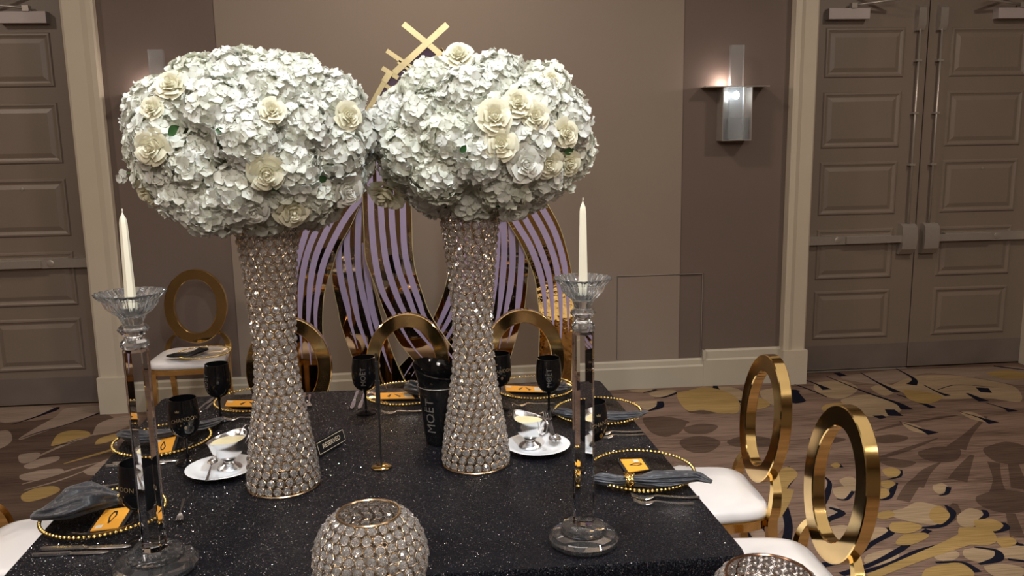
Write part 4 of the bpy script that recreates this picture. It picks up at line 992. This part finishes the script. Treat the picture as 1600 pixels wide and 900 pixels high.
def flatshape(prof, zc, th=.0022):                          # prof: x, halfwidth ; zc(x): height of centreline
    return [[(x, -hw_, zc(x)), (x, hw_, zc(x)), (x, hw_*.85, zc(x)+th), (x, -hw_*.85, zc(x)+th)] for x, hw_ in prof]
FH = MB().loft(flatshape([(-.100, .0045), (-.098, .0062), (-.06, .0052), (-.01, .0032), (.022, .0028), (.034, .005)], lambda x: .004+.006*max(0, 1-abs(x-.02)/.05), .0026)).mesh('handle', [M['silver']])
fz = lambda x: .009-.006*math.sin(PI*min(1, max(0, (x-.03)/.065)))+.004*max(0, (x-.08)/.02)
m = MB().loft(flatshape([(.0342, .0055), (.040, .0095), (.050, .0125), (.060, .0130)], fz, .0018))
for k in range(4):
    yc = (-1.5+k)*.0070; m.loft([[(x, yc+(-w_), fz(x)), (x, yc+w_, fz(x)), (x, yc+w_, fz(x)+.0016), (x, yc-w_, fz(x)+.0016)] for x, w_ in ((.059, .0024), (.075, .0021), (.092, .0018), (.100, .0008))])
FT = m.mesh('fork_head', [M['silver']])
KH = MB().loft(flatshape([(-.115, .004), (-.112, .0068), (-.06, .0068), (-.01, .0058), (.0, .005)], lambda x: .001, .0060)).mesh('handle', [M['silver']])
KB = MB().loft(flatshape([(.0005, .0052), (.012, .0075), (.05, .0090), (.09, .0085), (.108, .0045), (.112, .001)], lambda x: .002, .0018)).mesh('blade', [M['silver']])
SH = MB().loft(flatshape([(-.095, .0045), (-.093, .0060), (-.05, .0048), (.0, .003), (.03, .0028), (.040, .0045)], lambda x: .004+.006*max(0, 1-abs(x-.02)/.05), .0026)).mesh('handle', [M['silver']])
m = MB(); secs = []
for i in range(10):
    t = i/9; x = .0402+.052*t; hw_ = .0175*math.sin(PI*min(.985, .10+.87*t))**.7; row = []
    for j in range(9):
        u = j/8*2-1; row.append((x, hw_*u, .002+.0085*(u*u*.8+(2*t-1)**4*.6)))
    secs.append(row)
top = [[(x, y, z+.0014) for x, y, z in r_] for r_ in secs]
m.loft(secs, False, False); m.loft(top, False, False); SB = m.mesh('spoon_bowl', [M['silver']], ang=180)
KIND = {'fork': (FH, FT, -.100, .100), 'knife': (KH, KB, -.115, .112), 'spoon': (SH, SB, -.095, .092)}
def lay(kind, a, b, label, z=TZ, roll=0.0, lean=0.0):
    """handle end at pixel a, tip at pixel b"""
    P, Q = PZ(*a, z+.004), PZ(*b, z+.004); d_ = Q-P; h, hd, x0, x1 = KIND[kind]; s = d_.length/(x1-x0)
    o = thing(kind, label, kind if kind != 'spoon' else 'spoon', (P-d_.normalized()*x0*s).xyz, math.atan2(d_.y, d_.x), 'steel cutlery')
    o.location.z = z; s = min(max(s, .80), 1.15); o.scale = (s, s, 1)
    if lean: o.rotation_euler = (0, lean, math.atan2(d_.y, d_.x))
    link('handle', h, o); link('head' if kind != 'knife' else 'blade', hd, o); return o
lay('knife', (50, 867), (170, 861), 'steel knife at the front left, the nearer of the pair')
lay('knife', (64, 857), (205, 852), 'steel knife at the front left, just below the plate rim')
lay('fork', (287, 781), (279, 818), 'single steel fork lying right of the left crystal column')
lay('knife', (165, 728), (262, 722), 'steel knife below the middle left plate, the nearer of the pair')
lay('knife', (176, 724), (280, 718), 'steel knife below the middle left plate, nearer the plate')
lay('fork', (160, 760), (232, 754), 'steel fork behind the front left goblet')
lay('knife', (322, 640), (345, 617), 'steel knife standing off to the left of the far left plate')
lay('knife', (309, 642), (334, 620), 'steel knife left of its twin by the far left plate')
lay('fork', (418, 652), (350, 656), 'steel fork in front of the far left plate, pointing at the sauce boat')
lay('fork', (476, 615), (474, 638), 'steel fork right of the left vase, the left one of two')
lay('fork', (484, 617), (482, 638), 'steel fork right of the left vase, the right one of two')
lay('knife', (559, 611), (549, 638), 'steel knife left of the goblet at the far end')
lay('knife', (571, 612), (561, 638), 'steel knife just behind the goblet at the far end')
lay('fork', (664, 642), (596, 646), 'steel fork in front of the far end plate, left of the ice bucket')
lay('fork', (864, 630), (803, 634), 'steel fork in front of the far right end plate')
lay('fork', (1003, 674), (931, 678), 'steel fork in front of the plate behind the right crystal column, farther of two')
lay('fork', (1005, 679), (935, 684), 'steel fork in front of the plate behind the right crystal column, nearer of two')
lay('fork', (1093, 777), (986, 778), 'steel fork below the front right plate, nearer the plate')
lay('fork', (1084, 787), (990, 786), 'steel fork below the front right plate, nearer the table edge')

# ================================================================ SAUCE BOATS
def sauce(px, py, ang, label, sl, saul):
    p = PZ(px, py, TZ+.010); p.z = TZ
    s = MB().lathe([(0, .004), (.050, .004), (.054, .001), (.058, .004), (.080, .010), (.103, .017), (.105, .019), (.102, .020), (.079, .013), (.057, .0075), (0, .0075)], 56).obj('saucer', M['white'])
    s.location = p; tag(s, sl, 'saucer', 'white saucers')
    return p
def boat(p, ang, label, slabel):
    o = thing('sauce_boat', label, 'sauce boat', (p.x, p.y, TZ+.0082), ang, 'steel sauce boats'); o.scale = (1.12, 1.12, 1.12)
    MB().lathe([(0, 0), (.032, 0), (.034, .003), (.030, .008), (.018, .014), (.014, .020), (.018, .025), (0, .026)], 32).obj('foot', M['silver'], o)
    prof = [(0, .0265), (.018, .027), (.034, .036), (.043, .052), (.046, .068), (.0475, .082), (.0490, .083), (.0465, .082), (.0445, .068), (.041, .052), (.031, .038), (.0, .030)]
    m = MB(); N = 48; secs = []
    for r, z in prof:
        row = []
        for j in range(N):
            a_ = 2*PI*j/N; c, s = math.cos(a_), math.sin(a_); k = max(0, (z-.03)/.052)
            ex = 1+.22*k+(.24*k*k*max(0, c)**6); row.append((r*c*ex, r*s*.86*(1-.15*k*max(0, c)**2), z+(.008*k**3*(max(0, c)**3)+.010*k**3*max(0, -c)**2)))
        secs.append(row)
    m.loft(secs, True, False); m.obj('bowl', M['silver'], o, ang=60)
    H_ = cr([(-.052, 0, .078), (-.066, 0, .096), (-.084, 0, .092), (-.083, 0, .066), (-.062, 0, .048), (-.045, 0, .050)], 5)
    MB().tube(H_, .0042, 8, flat=.6, up=Vector((0, 1, 0))).obj('handle', M['silver'], o)
    row = []
    for j in range(N):
        a_ = 2*PI*j/N; c, s = math.cos(a_), math.sin(a_); row.append((.0452*c*(1.19+.14*max(0, c)**6), .0452*s*.85*(1-.12*max(0, c)**2), .0755+.001*math.sin(3*a_)))
    sm = MB().add(row+[(0, 0, .076)], [(i, (i+1) % N, N) for i in range(N)]).obj('sauce', M['sauce'], ang=180)
    sm.location = o.location; sm.scale = (1.12, 1.12, 1.12); sm.rotation_euler = (0, 0, ang); tag(sm, slabel, 'sauce', kind='stuff')
p = sauce(346, 733, 0, '', 'white saucer left of the left crystal vase', '')
boat(p+Vector((.022, .012, 0)), math.atan2(-.85, -.52), 'steel sauce boat of cream sauce on the left saucer', 'pale cream sauce filling the left steel boat')
p2 = sauce(840, 697, 0, '', 'white saucer between the right crystal vase and the right candle column', '')
boat(p2+Vector((-.024, .006, 0)), math.atan2(.9, -.5), 'steel sauce boat of cream sauce on the right saucer, handle towards the camera', 'pale cream sauce filling the right steel boat')
lay('spoon', (323, 752), (334, 719), 'steel spoon resting on the left saucer beside the sauce boat', TZ+.019)
lay('spoon', (857, 650), (871, 702), 'steel spoon resting on the right saucer with its bowl towards the camera', TZ+.019)
lay('fork', (866, 690), (852, 640), 'steel fork lying along the spoon on the right saucer, tines pointing away', TZ+.024)

# ================================================================ WALL SCONCES
def sconce(x, label):
    o = thing('wall_sconce', label, 'wall lamp', (x, YW, 2.05), 0, 'steel and glass wall sconces')
    MB().box((-.215, -.115, -.003), (.215, -.002, .004)).obj('shelf_plate', M['steel'], o, smooth=False)
    m = MB(); t = .004
    m.box((-.10, -.012, -.35), (.10, -.001, -.0035)); m.box((-.10, -.115, -.35), (-.10+t, -.012, -.0035)); m.box((.10-t, -.115, -.35), (.10, -.012, -.0035)); m.box((-.10+t, -.115, -.35), (.10-t, -.012, -.344))
    m.obj('box_frame', M['steel'], o, smooth=False)
    m = MB(); m.box((-.095, -.075, -.343), (.095, -.068, -.20)); m.obj('lower_screen', M['sconce_glass'], o, smooth=False)
    m = MB(); m.box((-.050, -.112, -.343), (.044, -.076, -.004)); m.obj('frosted_block', M['sconce_glass'], o, smooth=False)
    m = MB(); m.box((-.046, -.100, .0045), (.042, -.060, .265)); m.obj('glass_bar', M['sconce_glass'], o, smooth=False)
    e = NT('sconce_bulb'); e.b.inputs['Emission Color'].default_value = (.85, .93, 1, 1); e.b.inputs['Emission Strength'].default_value = 40
    b = MB().lathe([(.018*math.sin(PI*i/8), -.026*math.cos(PI*i/8)) for i in range(9)], 14).obj('bulb', e.m, o); b.location = (-.004, -.094, -.055)
    l = bpy.data.lights.new('sconce_lamp', 'POINT'); l.energy = 1.6; l.color = (1, .82, .72); l.shadow_soft_size = .012
    lo = bpy.data.objects.new('sconce_lamp', l); C.objects.link(lo); lo.parent = o; lo.location = (-.075, -.06, .02)
    return o
sconce(2.023, 'steel wall sconce with lit glass block beside the double doors')
sconce(-1.650, 'steel wall sconce mostly hidden behind the left flower dome')
